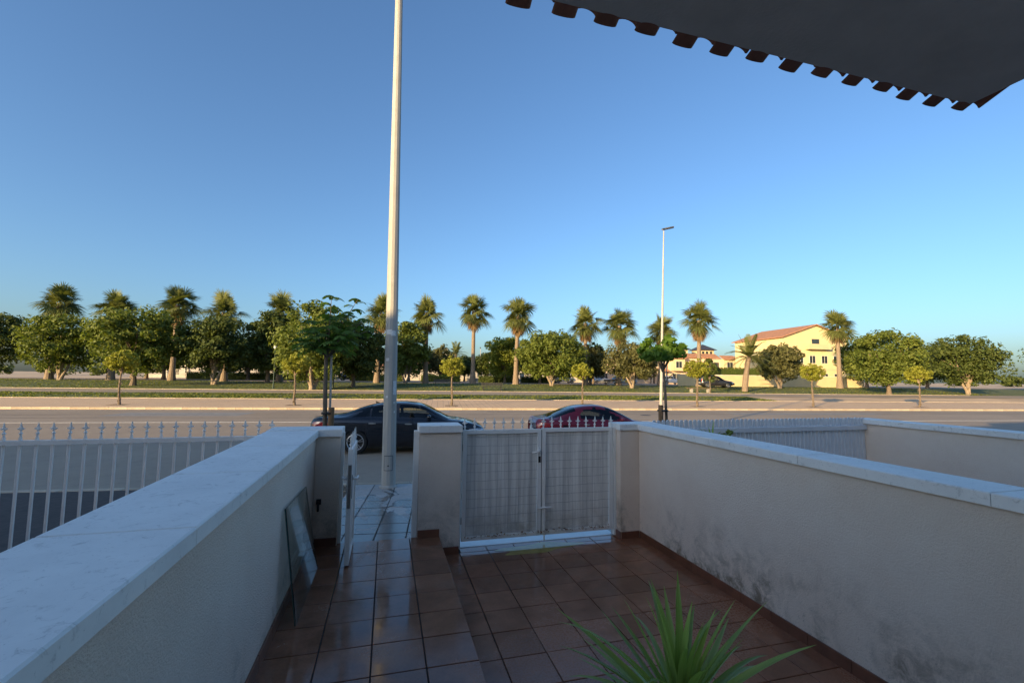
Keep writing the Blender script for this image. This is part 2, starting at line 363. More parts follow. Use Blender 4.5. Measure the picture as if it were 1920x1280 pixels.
for (a, b, t0, t1) in [(-16, -9.5, 16.5, 18.9), (7.5, 11.2, 14.4, 16.0), (20, 31, 17.4, 18.6), (-3, 1.6, 18.7, 20.6)]:
    o = MB().add([(a, t0, .003), (b, t0+.1, .003), (b+.1, t1, .003), (a+.05, t1-.1, .003)], [(0, 1, 2, 3)]).build('asphalt_patch', MAT['gutter'], ROAD, loc=(0, 9.35, 0)); o.rotation_euler = (0, 0, -SA)
for (a, t) in [(-5.2, 16.2), (13.5, 17.0), (.9, 2.2)]:
    MB().lathe([(0, .012), (.30, .012), (.33, .003)], 20, 'z').build('manhole_cover', MAT['tar'], ROAD, loc=SP(a, t, 0))
# far pavement
m = MB(); m.box(-120, 160, 21.36, 30.0, -.05, .0)
FAR = m.build('far_pavement', None)
FAR.data.materials.append(MAT['clay_paving'])
for v in FAR.data.vertices: v.co.z += gz(v.co.y)+.03 if v.co.z > -.01 else 0
FAR.location = (0, 9.35, 0); FAR.rotation_euler = (0, 0, -SA); tag(FAR, kind='structure')
ks = MB().box(-.495, .495, -.08, .08, -.1, .135, .015); kme = None
for i in range(-40, 70):
    if kme is None:
        o = ks.build('kerb_stone', MAT['kerb'], FAR); kme = o.data
    else: o = link('kerb_stone', kme, None, FAR)
    o.location = (i, 21.28, 0)
bs = MB().box(-.495, .495, -.06, .06, -.1, .07, .01); kme = None
for i in range(-40, 70):
    if kme is None:
        o = bs.build('edging_stone', MAT['kerb'], FAR); kme = o.data
    else: o = link('edging_stone', kme, None, FAR)
    o.location = (i, 30.07, gz(30.07))
# grass strip, path, lawns
def blades(name, s0, s1, t0, t1, n, h, dz, seed):
    g = np.random.default_rng(seed); s = g.uniform(s0, s1, n); t = g.uniform(t0, t1, n)
    keep = (np.sin(s*.35+g.uniform(0, 6)) + np.sin(t*1.7+s*.2) + g.normal(0, .9, n)) > -.9; s, t = s[keep], t[keep]; n = len(s)
    z = np.interp(t, T_K, Z_K)+dz; x = s*math.cos(SA)+t*math.sin(SA); y = 9.35-s*math.sin(SA)+t*math.cos(SA)
    a = g.uniform(0, 6.28, n); hh = h*g.uniform(.5, 1.4, n); ww = g.uniform(.03, .09, n); lx, ly = g.normal(0, .08, n), g.normal(0, .08, n)
    V = np.zeros((n, 4, 3)); dx, dy = np.cos(a)*ww, np.sin(a)*ww
    V[:, 0] = np.stack([x-dx, y-dy, z], 1); V[:, 1] = np.stack([x+dx, y+dy, z], 1)
    V[:, 2] = np.stack([x+dx*.5+lx, y+dy*.5+ly, z+hh], 1); V[:, 3] = np.stack([x-dx*.5+lx, y-dy*.5+ly, z+hh*.85], 1)
    return quads(name, V, MAT['blades'])
sheet('grass_strip', -60, 34, [30.13, 33, 36], .0, MAT['grass_ground'])
tag(blades('verge_grass', -45, 34, 30.2, 35.9, 18000, .055, .0, 3), 'strip of rough sunlit grass between far pavement and asphalt path', 'grass', kind='stuff')
sheet('path', -120, 160, [36, 38, 40], .004, MAT['asphalt'])
for i in range(-40, 70):
    o = link('path_kerb', kme, None, None); o.location = SG(i, 40.06, -.02); o.rotation_euler = (0, 0, -SA); tag(o, kind='structure')
sheet('lawn', -80, 120, [40.12, 44, 48, 52, 57], .0, MAT['grass_ground'])
tag(blades('lawn_grass', -60, 75, 40.3, 56.8, 30000, .045, .0, 4), 'lawn of the park under the fan palms', 'grass', kind='stuff')
sheet('park_road', -120, 160, [62, 70], .006, MAT['asphalt'])

# near pavement with tiles
m = MB(); m.box(-90, 110, -9.5, -.15, -.05, .118)
PAV = m.build('near_pavement', MAT['grout']); PAV.location = (0, 9.35, 0); PAV.rotation_euler = (0, 0, -SA); tag(PAV, kind='structure')
for i in range(-14, 16):
    o = link('kerb_stone', bpy.data.meshes['kerb_stone'], None, PAV); o.location = (i, -.07, -.005)
pt = MB().box(-.193, .193, -.193, .193, -.02, .012, .005); pme = None; n = 0
for i in range(-9, 14):
    for k in range(0, 11):
        s, t = i*.4+.06, -.37-k*.4
        if -1.75 < s < -.45 and t > -1.2: continue
        if pme is None: o = pt.build('paving_tile', MAT['paving'], PAV); pme = o.data
        else: o = link('paving_tile', pme, None, PAV)
        o.location = (s, t, .118+rnd.uniform(-.001, .001)); o.rotation_euler = (rnd.uniform(-.004, .004), rnd.uniform(-.004, .004), 0)
m = MB(); m.box(-1.66, -.54, -1.16, -.16, .1, .1185); o = m.build('tree_pit', MAT['soil'], PAV)
m = MB()
for i in range(420):
    x, y = rnd.uniform(-1.63, -.57), rnd.uniform(-1.13, -.18); r = rnd.uniform(.008, .02); z = .12+r*.4
    m.add([(x-r, y, z), (x, y-r, z), (x+r, y, z), (x, y+r, z), (x, y, z+r), (x, y, z-r)], [(0,1,4),(1,2,4),(2,3,4),(3,0,4),(1,0,5),(2,1,5),(3,2,5),(0,3,5)])
o = m.build('gravel', MAT['kerb'], PAV); o['kind'] = 'stuff'

# ------------------------------------------------------------------ patio floors
Z_UP, Z_LO, HB = .55, .36, -5.0
PATIO = MB().box(.575, 2.95, HB+.07, 5.0, -.02, Z_LO-.006).build('patio_floor', MAT['grout']); tag(PATIO, kind='structure')
PLAT = MB().box(-.70, .563, HB+.07, 4.85, -.02, Z_UP-.006).build('raised_walk', MAT['grout']); tag(PLAT, kind='structure')
P = .306
def tilemesh(w, d, h=.014): return MB().box(-w/2+.0038, w/2-.0038, -d/2+.0038, d/2-.0038, -.012, h-.008, .0022)
tme = {}
def put_tile(x0, x1, y0, y1, z, parent):
    key = (round(x1-x0, 3), round(y1-y0, 3))
    if key not in tme:
        o = tilemesh(*key).build('floor_tile', MAT['tile'], parent); tme[key] = o.data
    else: o = link('floor_tile', tme[key], None, parent)
    o.location = ((x0+x1)/2, (y0+y1)/2, z+rnd.uniform(-.0012, .0004)); o.rotation_euler = (rnd.uniform(-.003, .003), rnd.uniform(-.003, .003), rnd.uniform(-.003, .003))
y = 4.86; rows = []
while y > -.8: rows.append((max(y-P, -.85), y)); y -= P
for (a, b) in rows:
    for x0, x1 in [(-.648, -.342), (-.342, -.036), (-.036, .27), (.27, .576)]: put_tile(x0, x1, a, b, Z_UP, PLAT)
    for x0, x1 in [(.588, .787), (.787, 1.093), (1.093, 1.399), (1.399, 1.705), (1.705, 2.011), (2.011, 2.317), (2.317, 2.623), (2.623, 2.9)]: put_tile(x0, x1, a-.02, b-.02, Z_LO, PATIO)
    o = MB().box(.566, .575, a+.003, b-.003, Z_LO+.004, Z_UP-.012).build('riser_tile', MAT['skirting'], PLAT)
for x0, x1 in [(.80, 1.093), (1.093, 1.399), (1.399, 1.705), (1.705, 2.011), (2.011, 2.317), (2.317, 2.64)]: put_tile(x0, x1, 4.842, 4.968, Z_LO, PATIO)
# thresholds and steps down to the pavement
tag(MB().box(.79, 2.65, 4.972, 5.26, -.02, Z_LO+.012, .006).build('driveway_threshold', MAT['marble']), kind='structure')
tag(MB().add([(.79, 5.262, .02), (2.65, 5.262, .02), (2.65, 5.262, .35), (.79, 5.262, .35), (.79, 6.1, .02), (2.65, 6.1, .02), (2.65, 6.1, .125), (.79, 6.1, .125)], [(3, 2, 1, 0), (4, 5, 6, 7), (3, 7, 6, 2), (0, 4, 7, 3), (1, 2, 6, 5)]).build('driveway_ramp', MAT['gutter']), kind='structure')
st = MB().box(-.42, .34, 4.865, 5.15, -.02, .41, .006).build('entrance_step', MAT['tile']); tag(st, kind='structure')
st = MB().box(-.42, .34, 5.152, 5.45, -.02, .27, .006).build('entrance_step', MAT['tile']); tag(st, kind='structure')
# thin film of water pooled inside the gate
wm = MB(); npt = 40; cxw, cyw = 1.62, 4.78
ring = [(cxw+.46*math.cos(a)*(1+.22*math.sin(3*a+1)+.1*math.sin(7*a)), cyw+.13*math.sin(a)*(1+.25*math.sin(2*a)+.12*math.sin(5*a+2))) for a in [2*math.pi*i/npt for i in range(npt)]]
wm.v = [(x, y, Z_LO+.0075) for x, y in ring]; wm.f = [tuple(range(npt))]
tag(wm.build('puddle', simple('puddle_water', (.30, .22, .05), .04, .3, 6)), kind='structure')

# ------------------------------------------------------------------ garden walls, piers
def coping(parent, x0, x1, y0, y1, z0, z1, axis, L=.62):
    a, b = (x0, x1) if axis == 'x' else (y0, y1); n = max(1, round((b-a)/L)); d = (b-a)/n
    for i in range(n):
        p, q = a+i*d+.0015, a+(i+1)*d-.0015
        mb = MB().box(p, q, y0, y1, z0, z1, .006) if axis == 'x' else MB().box(x0, x1, p, q, z0, z1, .006)
        mb.build('coping_slab', MAT['coping'], parent)
def skirt(parent, axis, fixed, a, b, z0, z1, sign):
    n = max(1, round(abs(b-a)/P)); d = (b-a)/n
    for i in range(n):
        p, q = a+i*d+.002, a+(i+1)*d-.002
        if axis == 'y': mb = MB().box(min(fixed, fixed+sign*.012), max(fixed, fixed+sign*.012), p, q, z0, z1, .002)
        else: mb = MB().box(p, q, min(fixed, fixed+sign*.012), max(fixed, fixed+sign*.012), z0, z1, .002)
        mb.build('skirting_tile', MAT['skirting'], parent)
# right wall
RW = thing('garden_wall', 'pale roughcast garden wall with mould stains above its tile skirting', 'wall', (0, 0, 0))
MB().box(2.9, 3.14, HB+.07, 5.06, -.02, 1.60).build('wall', MAT['plaster'], RW)
MB().box(2.655, 2.897, 4.82, 5.06, -.02, 1.60).build('pier', MAT['plaster'], RW)
coping(RW, 2.87, 3.20, HB+.07, 4.80, 1.602, 1.668, 'y', 1.1)
coping(RW, 2.64, 3.20, 4.80, 5.09, 1.602, 1.672, 'x', .6)
skirt(RW, 'y', 2.9, -.8, 4.81, Z_LO, Z_LO+.085, -1); skirt(RW, 'x', 4.82, 2.655, 2.885, Z_LO, Z_LO+.085, -1)
skirt(RW, 'y', 2.655, 4.82, 5.0, Z_LO, Z_LO+.085, -1)
# left wall
LW = thing('garden_wall', 'pink roughcast wall with broad white coping beside the raised walk', 'wall', (0, 0, 0))
MB().box(-1.02, -.65, HB+.07, 5.06, -.02, 1.60).build('wall', MAT['plaster'], LW)
MB().box(-.648, -.425, 4.80, 5.06, -.02, 1.60).build('pier', MAT['plaster'], LW)
coping(LW, -1.09, -.625, HB+.07, 4.77, 1.602, 1.665, 'y', .95)
coping(LW, -1.09, -.41, 4.772, 5.09, 1.602, 1.672, 'x', .7)
skirt(LW, 'y', -.65, -.8, 4.79, Z_UP, Z_UP+.085, 1); skirt(LW, 'x', 4.80, -.635, -.425, Z_UP, Z_UP+.085, -1)
MB().tube([(-.60, 4.80, .98), (-.60, 4.765, .98), (-.60, 4.755, .94), (-.60, 4.76, .90)], .011, 8).box(-.622, -.578, 4.788, 4.80, .955, 1.005).build('wall_tap', MAT['black'], LW)
# middle pier
MP = thing('gate_pier', 'square roughcast pier with white cap between walk gate and driveway gate', 'pier', (0, 0, 0))
MB().box(.346, .776, 4.82, 5.10, -.02, 1.615).build('pier', MAT['plaster'], MP)
coping(MP, .335, .790, 4.795, 5.125, 1.617, 1.69, 'x', .6)
skirt(MP, 'x', 4.82, .346, .570, Z_UP, Z_UP+.085, -1); skirt(MP, 'x', 4.82, .578, .776, Z_LO, Z_LO+.085, -1)
MB().box(.290, .343, 4.855, 4.915, Z_UP, 1.635, .004).build('jamb', MAT['gate'], MP)
MB().box(.779, .806, 4.92, 4.97, Z_LO+.02, 1.60, .003).build('jamb', MAT['gate'], MP)
MB().box(2.625, 2.652, 4.92, 4.97, Z_LO+.02, 1.63, .003).build('jamb', MAT['gate'], RW)
MB().box(-.423, -.392, 4.86, 4.91, Z_UP, 1.635, .003).build('jamb', MAT['gate'], LW)

# ------------------------------------------------------------------ gates
def finial(h=.135, s=1.0):
    m = MB()
    m.lathe([(.0, 0), (.008, .0), (.008, .028), (.014, .032), (.014, .040), (.007, .045), (.006, .06)], 8)
    # flattened fleur blade with side barbs
    pr = [(0, .055, .006), (.012, .066, .007), (.033, .078, .006), (.012, .086, .006), (.010, .095, .005), (.006, .115, .004), (0, h, .001)]
    n = len(pr)
    for sy in (-1, 1):
        for i in range(n-1):
            (a, z, t), (b, zz, tt) = pr[i], pr[i+1]
            m.add([(-a, sy*t*.3, z), (0, sy*t, z), (0, sy*tt, zz), (-b, sy*tt*.3, zz)], [(0, 1, 2, 3)])
            m.add([(a, sy*t*.3, z), (0, sy*t, z), (0, sy*tt, zz), (b, sy*tt*.3, zz)], [(3, 2, 1, 0)])
    return m
FIN = None
def put_finial(parent, x, y, z, rz=0.0):
    global FIN
    if FIN is None:
        o = finial().build('finial', MAT['gate'], parent); FIN = o.data
    else: o = link('finial', FIN, None, parent)
    o.location = (x, y, z); o.rotation_euler = (rnd.uniform(-.04, .04), rnd.uniform(-.05, .05), rz); return o
def leaf_panel(parent, x0, x1, z0, z1, nfin, fx0, fx1, lean=0.0):
    """gate leaf in its local x-z plane, facing -y"""
    b = .042
    fr = MB().box(x0, x0+b, -.02, .02, z0, z1).box(x1-b, x1, -.02, .02, z0, z1).box(x0+b, x1-b, -.019, .019, z1-b, z1-.0005).box(x0+b, x1-b, -.019, .019, z0, z0+b)
    fr.build('frame', MAT['gate'], parent)
    # PVC reed screen: ribbed sheet, sagging a little
    m = MB(); n = int((x1-x0-2*b)/.0125); zs = [z0+.012+(z1-b-.006-z0-.012)*i/6 for i in range(7)]
    for i in range(n+1):
        x = x0+b+(x1-x0-2*b)*i/n; wob = .004*math.sin(i*.31)+rnd.uniform(-.0012, .0012)
        for z in zs: m.v += [(x-.0052, .006+wob, z), (x, -.0015+wob, z), (x+.0052, .006+wob, z)]
    k = len(zs)*3
    for i in range(n):
        for j in range(6):
            a = i*k+j*3
            m.f += [(a, a+1, a+4, a+3), (a+1, a+2, a+5, a+4), (a+2, a+k, a+k+3, a+5)]
    o = m.build('reed_screen', MAT['reed'], parent); o['kind'] = 'stuff'
    m = MB(); zz = z0+.06
    while zz < z1-.06:
        pts = [(x0+b+(x1-x0-2*b)*i/9, -.006+rnd.uniform(-.003, .001), zz+rnd.uniform(-.004, .004)) for i in range(10)]
        m.tube(pts, .0013, 4, False); zz += .094
    nv = 6
    for i in range(nv):
        x = x0+b+(x1-x0-2*b)*(i+.7)/(nv+.4); m.tube([(x+rnd.uniform(-.004, .004), -.007, z0+.03), (x+rnd.uniform(-.006, .006), -.009, (z0+z1)/2), (x, -.007, z1-b)], .0011, 4, False)
    o = m.build('wire_mesh', MAT['wire'], parent); o['kind'] = 'stuff'
    for i in range(nfin): put_finial(parent, fx0+(fx1-fx0)*i/max(1, nfin-1), 0, z1)
G1 = thing('gate_leaf', 'white driveway gate leaf with lever handle, reed screen and spear finials', 'gate', (0, 4.95, 0))
leaf_panel(G1, .818, 1.716, .445, 1.620, 8, .838, 1.60)
MB().tube([(1.69, -.02, 1.375), (1.69, -.055, 1.377), (1.675, -.062, 1.378), (1.595, -.064, 1.362)], [.011, .011, .010, .009], 8).box(1.679, 1.701, -.026, -.021, 1.34, 1.41).build('lever_handle', MAT['gate'], G1, True)
MB().lathe([(.0, -.004), (.013, -.004), (.013, .0)], 10, 'y', (1.695, -.022, 1.29)).box(1.682, 1.708, -.0245, -.021, 1.245, 1.315).build('lock_cylinder', MAT['black'], G1)
MB().tube([(1.665, -.03, .455), (1.665, -.03, .74)], .006, 6).build('drop_rod', MAT['gate'], G1)
MB().box(1.665, 1.712, -.028, -.021, .735, .755).build('bolt_plate', MAT['gate'], G1)
for z in (.62, 1.40): MB().box(.800, .822, -.012, .012, z, z+.07).build('hinge', MAT['steel'], G1)
G2 = thing('gate_leaf', 'white driveway gate leaf with drop bolt beside the mould-stained wall', 'gate', (0, 4.95, 0))
leaf_panel(G2, 1.727, 2.612, .445, 1.626, 9, 1.745, 2.60)
MB().tube([(1.752, -.032, .395), (1.752, -.032, 1.16)], .008, 8).box(1.738, 1.766, -.04, -.021, .60, .64).box(1.738, 1.766, -.04, -.021, 1.05, 1.09).build('drop_bolt', MAT['gate'], G2)
MB().tube([(1.69, -.045, .748), (1.84, -.045, .752)], .009, 8).build('bolt_handle', MAT['gate'], G2)
MB().box(1.7175, 1.7255, -.012, .012, .45, 1.61).build('meeting_strip', MAT['black'], G2)
# dry leaves caught under the gate
g = np.random.default_rng(5); n = 260; V = np.zeros((n, 4, 3))
x = g.uniform(.85, 2.55, n); y = 4.905+g.normal(0, .014, n); z = .484+np.abs(g.normal(0, .012, n)); keep = g.random(n) < (.35+.65*np.sin(x*4.2)**2); 
a = g.uniform(0, 6.28, n); L = g.uniform(.008, .02, n)
low = g.random(n) < .0
z = np.where(low, .378, z)
for k, (p, q) in enumerate([(-1, 0), (0, -.5), (1, 0), (0, .5)]):
    V[:, k] = np.stack([x+L*(p*np.cos(a)-q*np.sin(a)), y+L*.5*(p*np.sin(a)+q*np.cos(a)), z+g.normal(0, .005, n)], 1)
tag(quads('leaf_litter', V[keep], MAT['dead']), 'line of dry brown leaves caught along the gate bottom rail', 'leaf litter', kind='stuff')
# pedestrian gate, swung open into the patio
G3 = thing('walk_gate', 'narrow white walk gate swung open, edge with lock plate facing in', 'gate', (-.288, 4.84, 0), R_(-90))
leaf_panel(G3, .0, .60, .572, 1.555, 6, .02, .58)
MB().box(.6005, .604, -.013, .013, 1.05, 1.42).build('lock_plate', MAT['steel'], G3)
MB().box(.6045, .609, -.006, .006, 1.27, 1.30).build('latch', MAT['steel'], G3); MB().box(.6045, .607, -.006, .006, 1.12, 1.19).build('dead_bolt', MAT['steel'], G3)
for sy in (-1, 1):
    MB().tube([(.575, sy*.02, 1.30), (.575, sy*.055, 1.30), (.565, sy*.062, 1.30), (.47, sy*.064, 1.298)], [.011, .011, .010, .009], 8).build('lever_handle', MAT['gate'], G3, True)
    MB().box(.56, .592, sy*.0205-.002, sy*.0205+.002, 1.13, 1.33).build('handle_plate', MAT['black'], G3)
for z in (.70, 1.36): MB().box(-.03, .0, -.012, .012, z, z+.06).build('hinge', MAT['steel'], G3)
# glass sheet leaning on the left wall
def slab(c4, th):
    a, b, c, d = [Vector(p) for p in c4]; n = (b-a).cross(d-a).normalized()*th
    return MB().add([a, b, c, d, a+n, b+n, c+n, d+n], [(3, 2, 1, 0), (4, 5, 6, 7), (0, 1, 5, 4), (1, 2, 6, 5), (2, 3, 7, 6), (3, 0, 4, 7)])
GL = slab([(-.528, 3.36, Z_UP+.004), (-.528, 4.30, Z_UP+.004), (-.632, 4.20, 1.262), (-.632, 3.40, 1.300)], .006).build('glass_sheet', MAT['glass'])
tag(GL, 'clear glass sheet leaning against the wall beside the walk gate', 'glass sheet')
MB().tube([(-.531, 3.362, Z_UP+.006), (-.634, 3.402, 1.298), (-.634, 4.198, 1.260), (-.531, 4.297, Z_UP+.006)], .0035, 4).build('edge_strip', MAT['glass_edge'], GL)

# ------------------------------------------------------------------ own house, porch and the terrace row behind
def window(parent, x0, x1, z0, z1, y, depth=.08, frame='trim', face=-1):
    b = .06
    fr = MB().box(x0-b, x1+b, y+face*.04, y+face*.002, z0-b, z0).box(x0-b, x1+b, y+face*.04, y+face*.002, z1, z1+b).box(x0-b, x0, y+face*.04, y+face*.002, z0, z1).box(x1, x1+b, y+face*.04, y+face*.002, z0, z1).box((x0+x1)/2-.03, (x0+x1)/2+.03, y+face*.035, y+face*.002, z0, z1)
    w_ = fr.build('window', MAT[frame], parent)
    for p, q in ((x0, (x0+x1)/2-.03), ((x0+x1)/2+.03, x1)): MB().box(p, q, min(y+face*.02, y+face*.004), max(y+face*.02, y+face*.004), z0, z1).build('pane', MAT['window'], w_)
HB = -5.0   # front of the terrace row, set back behind the covered porch
hx = [(-70, -48, 7.6, 'pinkish'), (-48, -34, 7.7, 'pinkish'), (-34, -23, 7.5, 'pinkish'), (-23, -17, 8.05, 'pinkish'), (-17, -1.0, 7.3, 'pinkish'), (-1.0, 3.1, 7.7, 'white_render'), (3.1, 16, 7.7, 'pinkish')]
hlab = ['peach terraced house at the far end of the row', 'peach terraced house second from the row end', 'peach terraced house with lowest parapet along the row', 'peach terraced house with the highest parapet of the row', 'peach terraced house adjoining the left garden wall', 'white terraced house front behind the porch', 'peach terraced house adjoining the right garden wall']
for i, (a, b, h, mt) in enumerate(hx):
    own = (a == -1.0)
    H = thing('terraced_house', hlab[i], 'house', (0, 0, 0), group='terraced houses')
    MB().box(a+.002, b-.002, HB-8, HB, 0, h).build('wall', MAT[mt], H)
    MB().box(a+.002, b-.002, HB-8.05, HB+.06, h+.002, h+.12).build('parapet_cap', MAT['trim'], H)
    x = a+1.2
    while x+1.3 < b-.3:
        window(H, x, x+1.2, 4.5, 5.7, HB, face=1); x += 3.2
    MB().box((a+b)/2-.5, (a+b)/2+.5, HB+.002, HB+.04, Z_UP if own else .4, 2.65).build('door', MAT['dark_door'], H)
PR = thing('porch_roof', 'porch eave of curved clay tiles with grey soffit', 'roof', (0, 0, 0))
EY, EZ = 1.70, 3.715
MB().box(.40, 3.1, -1.0, EY-.05, EZ+.045, EZ+.20).build('soffit', MAT['soffit'], PR)
MB().add([(.40, EY-.045, EZ+.202), (3.1, EY-.045, EZ+.202), (3.1, HB+.07, EZ+1.9), (.40, HB+.07, EZ+1.9), (.40, HB+.07, EZ+.202), (3.1, HB+.07, EZ+.202)], [(0, 1, 2, 3), (0, 4, 5, 1), (0, 3, 4), (1, 5, 2)]).build('roof_deck', MAT['roof'], PR)
MB().box(.70, 2.89, HB+.07, -1.0, Z_LO, EZ+.20).build('bay_wall', MAT['white_render'], PR); MB().box(1.2, 2.1, -.998, -.96, Z_LO, Z_LO+2.1).build('door', MAT['dark_door'], PR)
def curved_tile(rad, up, L=.45, th=.012, n=8):
    m = MB(); sg = 1 if up else -1
    for (y0, z0, r) in ((0, 0, rad), (-L, L*.36, rad*.86)):
        for k in range(n+1):
            a = math.pi*(.08+.84*k/n); m.v.append((-math.cos(a)*r, y0, z0+sg*math.sin(a)**(1.0 if up else .35)*r*(.62 if up else .40)))
        for k in range(n+1):
            a = math.pi*(.08+.84*k/n); m.v.append((-math.cos(a)*(r-th), y0, z0+sg*math.sin(a)**(1.0 if up else .35)*(r-th)*(.62 if up else .40)))
    q = n+1
    for k in range(n):
        m.f += [(k, k+1, 2*q+k+1, 2*q+k), (q+k+1, q+k, 3*q+k, 3*q+k+1), (k+1, k, q+k, q+k+1)]
    m.f += [(0, 2*q, 3*q, q), (n, q+n, 3*q+n, 2*q+n)]
    return m
cme = ume = None; i = 0; x = .47
while x < 3.08:
    for up in (False, True):
        me = ume if up else cme
        if me is None:
            o = curved_tile(.062 if up else .056, up).build('roof_tile', MAT['eave_tile'], PR, True)
            if up: ume = o.data
            else: cme = o.data
        else: o = link('roof_tile', me, None, PR)
        o.location = (x+(.100 if up else 0)+rnd.uniform(-.006, .006), EY+(0.0 if not up else -.015)+rnd.uniform(-.015, .01), EZ+(.050 if not up else .052)); o.rotation_euler = (0, rnd.uniform(-.03, .03), rnd.uniform(-.02, .02))
    x += .200

# ------------------------------------------------------------------ neighbours' patios
def patio_next(x0, x1, z, mat):
    f = MB().box(x0, x1, HB+.07, 5.0, -.02, z-.006).build('patio_floor', MAT['grout']); tag(f, kind='structure')
    n = round((x1-x0)/.42); d = (x1-x0)/n; me = None
    for i in range(n):
        for k in range(13):
            if me is None: o = tilemesh(d, .44).build('floor_tile', mat, f); me = o.data
            else: o = link('floor_tile', me, None, f)
            o.location = (x0+(i+.5)*d, 4.77-k*.44, z+rnd.uniform(-.001, .0005))
patio_next(3.145, 6.70, .36, MAT['tile']); patio_next(-4.70, -1.025, .40, MAT['tile'])
# right neighbour's picket fence
FN = thing('picket_fence', 'white picket fence with rounded tops on the next patio', 'fence', (0, 5.02, 0))
pk = MB(); hw = .023
pr = [(-hw, .40), (hw, .40)] + [(hw*math.cos(a), 1.665+hw*1.1*math.sin(a)) for a in [math.pi*i/8 for i in range(9)]]
nn = len(pr)
pk.v = [(x, -.009, z) for x, z in pr]+[(x, .009, z) for x, z in pr]
pk.f = [tuple(range(nn)), tuple(range(2*nn-1, nn-1, -1))]+[(k, nn+k, nn+(k+1) % nn, (k+1) % nn) for k in range(nn)]
me = None; x = 3.235
while x < 6.68:
    if me is None: o = pk.build('picket', MAT['pvc'], FN); me = o.data
    else: o = link('picket', me, None, FN)
    o.location = (x, rnd.uniform(-.001, .001), rnd.uniform(-.004, .004)); x += .066
for z in (.55, 1.52): MB().box(3.21, 6.69, -.045, -.010, z, z+.065, .006).build('rail', MAT['pvc'], FN)
MB().box(3.205, 6.69, -.12, .12, -.02, .395).build('plinth', MAT['plaster'], FN)
RW2 = thing('garden_wall', 'pale roughcast wall beyond the white picket fence', 'wall')
MB().box(6.70, 6.94, HB+.07, 5.14, -.02, 1.60).build('wall', MAT['plaster'], RW2); coping(RW2, 6.67, 6.97, HB+.07, 5.17, 1.602, 1.668, 'y', 1.1)
# left neighbour: low wall with railing of spears
LW2 = thing('garden_wall', 'pink roughcast wall at the far side of the next patio', 'wall')
MB().box(-4.98, -4.70, HB+.07, 5.06, -.02, 1.60).build('wall', MAT['plaster'], LW2); coping(LW2, -5.02, -4.67, HB+.07, 5.09, 1.602, 1.668, 'y', 1.0)
FL = thing('railing', 'white railing with spear finials between the pink garden walls', 'railing', (0, 5.0, 0))
MB().box(-4.69, -1.10, -.02, .02, 1.555, 1.595).box(-4.69, -1.10, -.02, .02, .52, .56).build('rail', MAT['gate'], FL)
me = None; x = -4.60
while x < -1.08:
    if me is None: o = MB().box(-.009, .009, -.009, .009, .40, 1.62).build('bar', MAT['gate'], FL); me = o.data
    else: o = link('bar', me, None, FL)
    o.location = (x, 0, 0); put_finial(FL, x, 0, 1.62); x += .117
MB().box(-4.69, -1.10, -.11, .11, -.02, .40).build('plinth', MAT['plaster'], FL)

# ------------------------------------------------------------------ plants on the patios
def yucca_leaf(L, w, bend, n=9):
    m = MB(); p = Vector((0, 0, 0)); ang = 0.0
    for i in range(n+1):
        k = i/n; ww = w*(.55+.45*min(1, k*4))*(1-k**2.6)+.0006; a = bend*k*k
        m.v += [(p.x, -ww, p.z+ww*.35), (p.x, 0, p.z), (p.x, ww, p.z+ww*.35)]
        p = p+Vector((math.cos(a), 0, -math.sin(a)))*(L/n)
    for i in range(n):
        a = i*3; m.f += [(a, a+1, a+4, a+3), (a+1, a+2, a+5, a+4)]
    return m
YM = []
def yucca(name, label, loc, stem, n, L, seed, spread=1.0, potr=.16, pot_h=.30):
    r = random.Random(seed); Y = thing(name, label, 'plant', loc)
    MB().lathe([(0, 0), (potr*.72, 0), (potr*.98, pot_h*.9), (potr*1.08, pot_h*.9), (potr*1.08, pot_h), (potr*.95, pot_h), (potr*.93, pot_h-.03), (0, pot_h-.03)], 20).build('pot', MAT['pot'], Y, True)
    MB().tube([(0, 0, pot_h-.05), (.01, .0, stem*.6), (0, 0, stem)], [.04, .032, .03], 8).build('stem', MAT['bark'], Y)
    if not YM:
        for (l, w_, b) in [(1, .028, .15), (1, .031, .45), (1, .027, .9), (1, .030, .25)]:
            o = yucca_leaf(l, w_/.5, b).build('leaf', MAT['yucca'], None, True); YM.append(o.data); bpy.data.objects.remove(o)
    for i in range(n):
        k = i/n; pit = R_(86-(72+22*spread)*k**.85+r.uniform(-9, 9)); az = i*2.399+r.uniform(-.3, .3)
        o = link('leaf', YM[r.randrange(4)], None, Y); l = L*r.uniform(.8, 1.12)*(.72+.28*math.sin(k*2.6+.3))
        o.scale = (l, .30, l*.6+.2); o.location = (0, 0, stem-.08*k+.02); o.rotation_euler = (r.uniform(-.3, .3), -pit, az)
    return Y
yucca('yucca', 'green potted yucca with sword leaves on the wet lower patio', (1.02, 1.44, Z_LO), .66, 66, .50, 11)
yucca('yucca', 'small spiky yucca peeping over the wall by the picket fence', (3.75, 4.60, .36), 1.0, 18, .40, 5, .2, .12, .26)
YF = thing('potted_shrub', 'yellowish potted shrub peeping over the wall by the picket fence', 'plant', (3.98, 4.62, .36))
MB().lathe([(0, 0), (.08, 0), (.11, .22), (.12, .24), (.10, .24), (0, .22)], 16).build('pot', MAT['pot'], YF, True)
MB().tube([(0, 0, .2), (.01, 0, .8), (0, .01, 1.05)], [.014, .01, .008], 6).build('stem', MAT['bark'], YF)

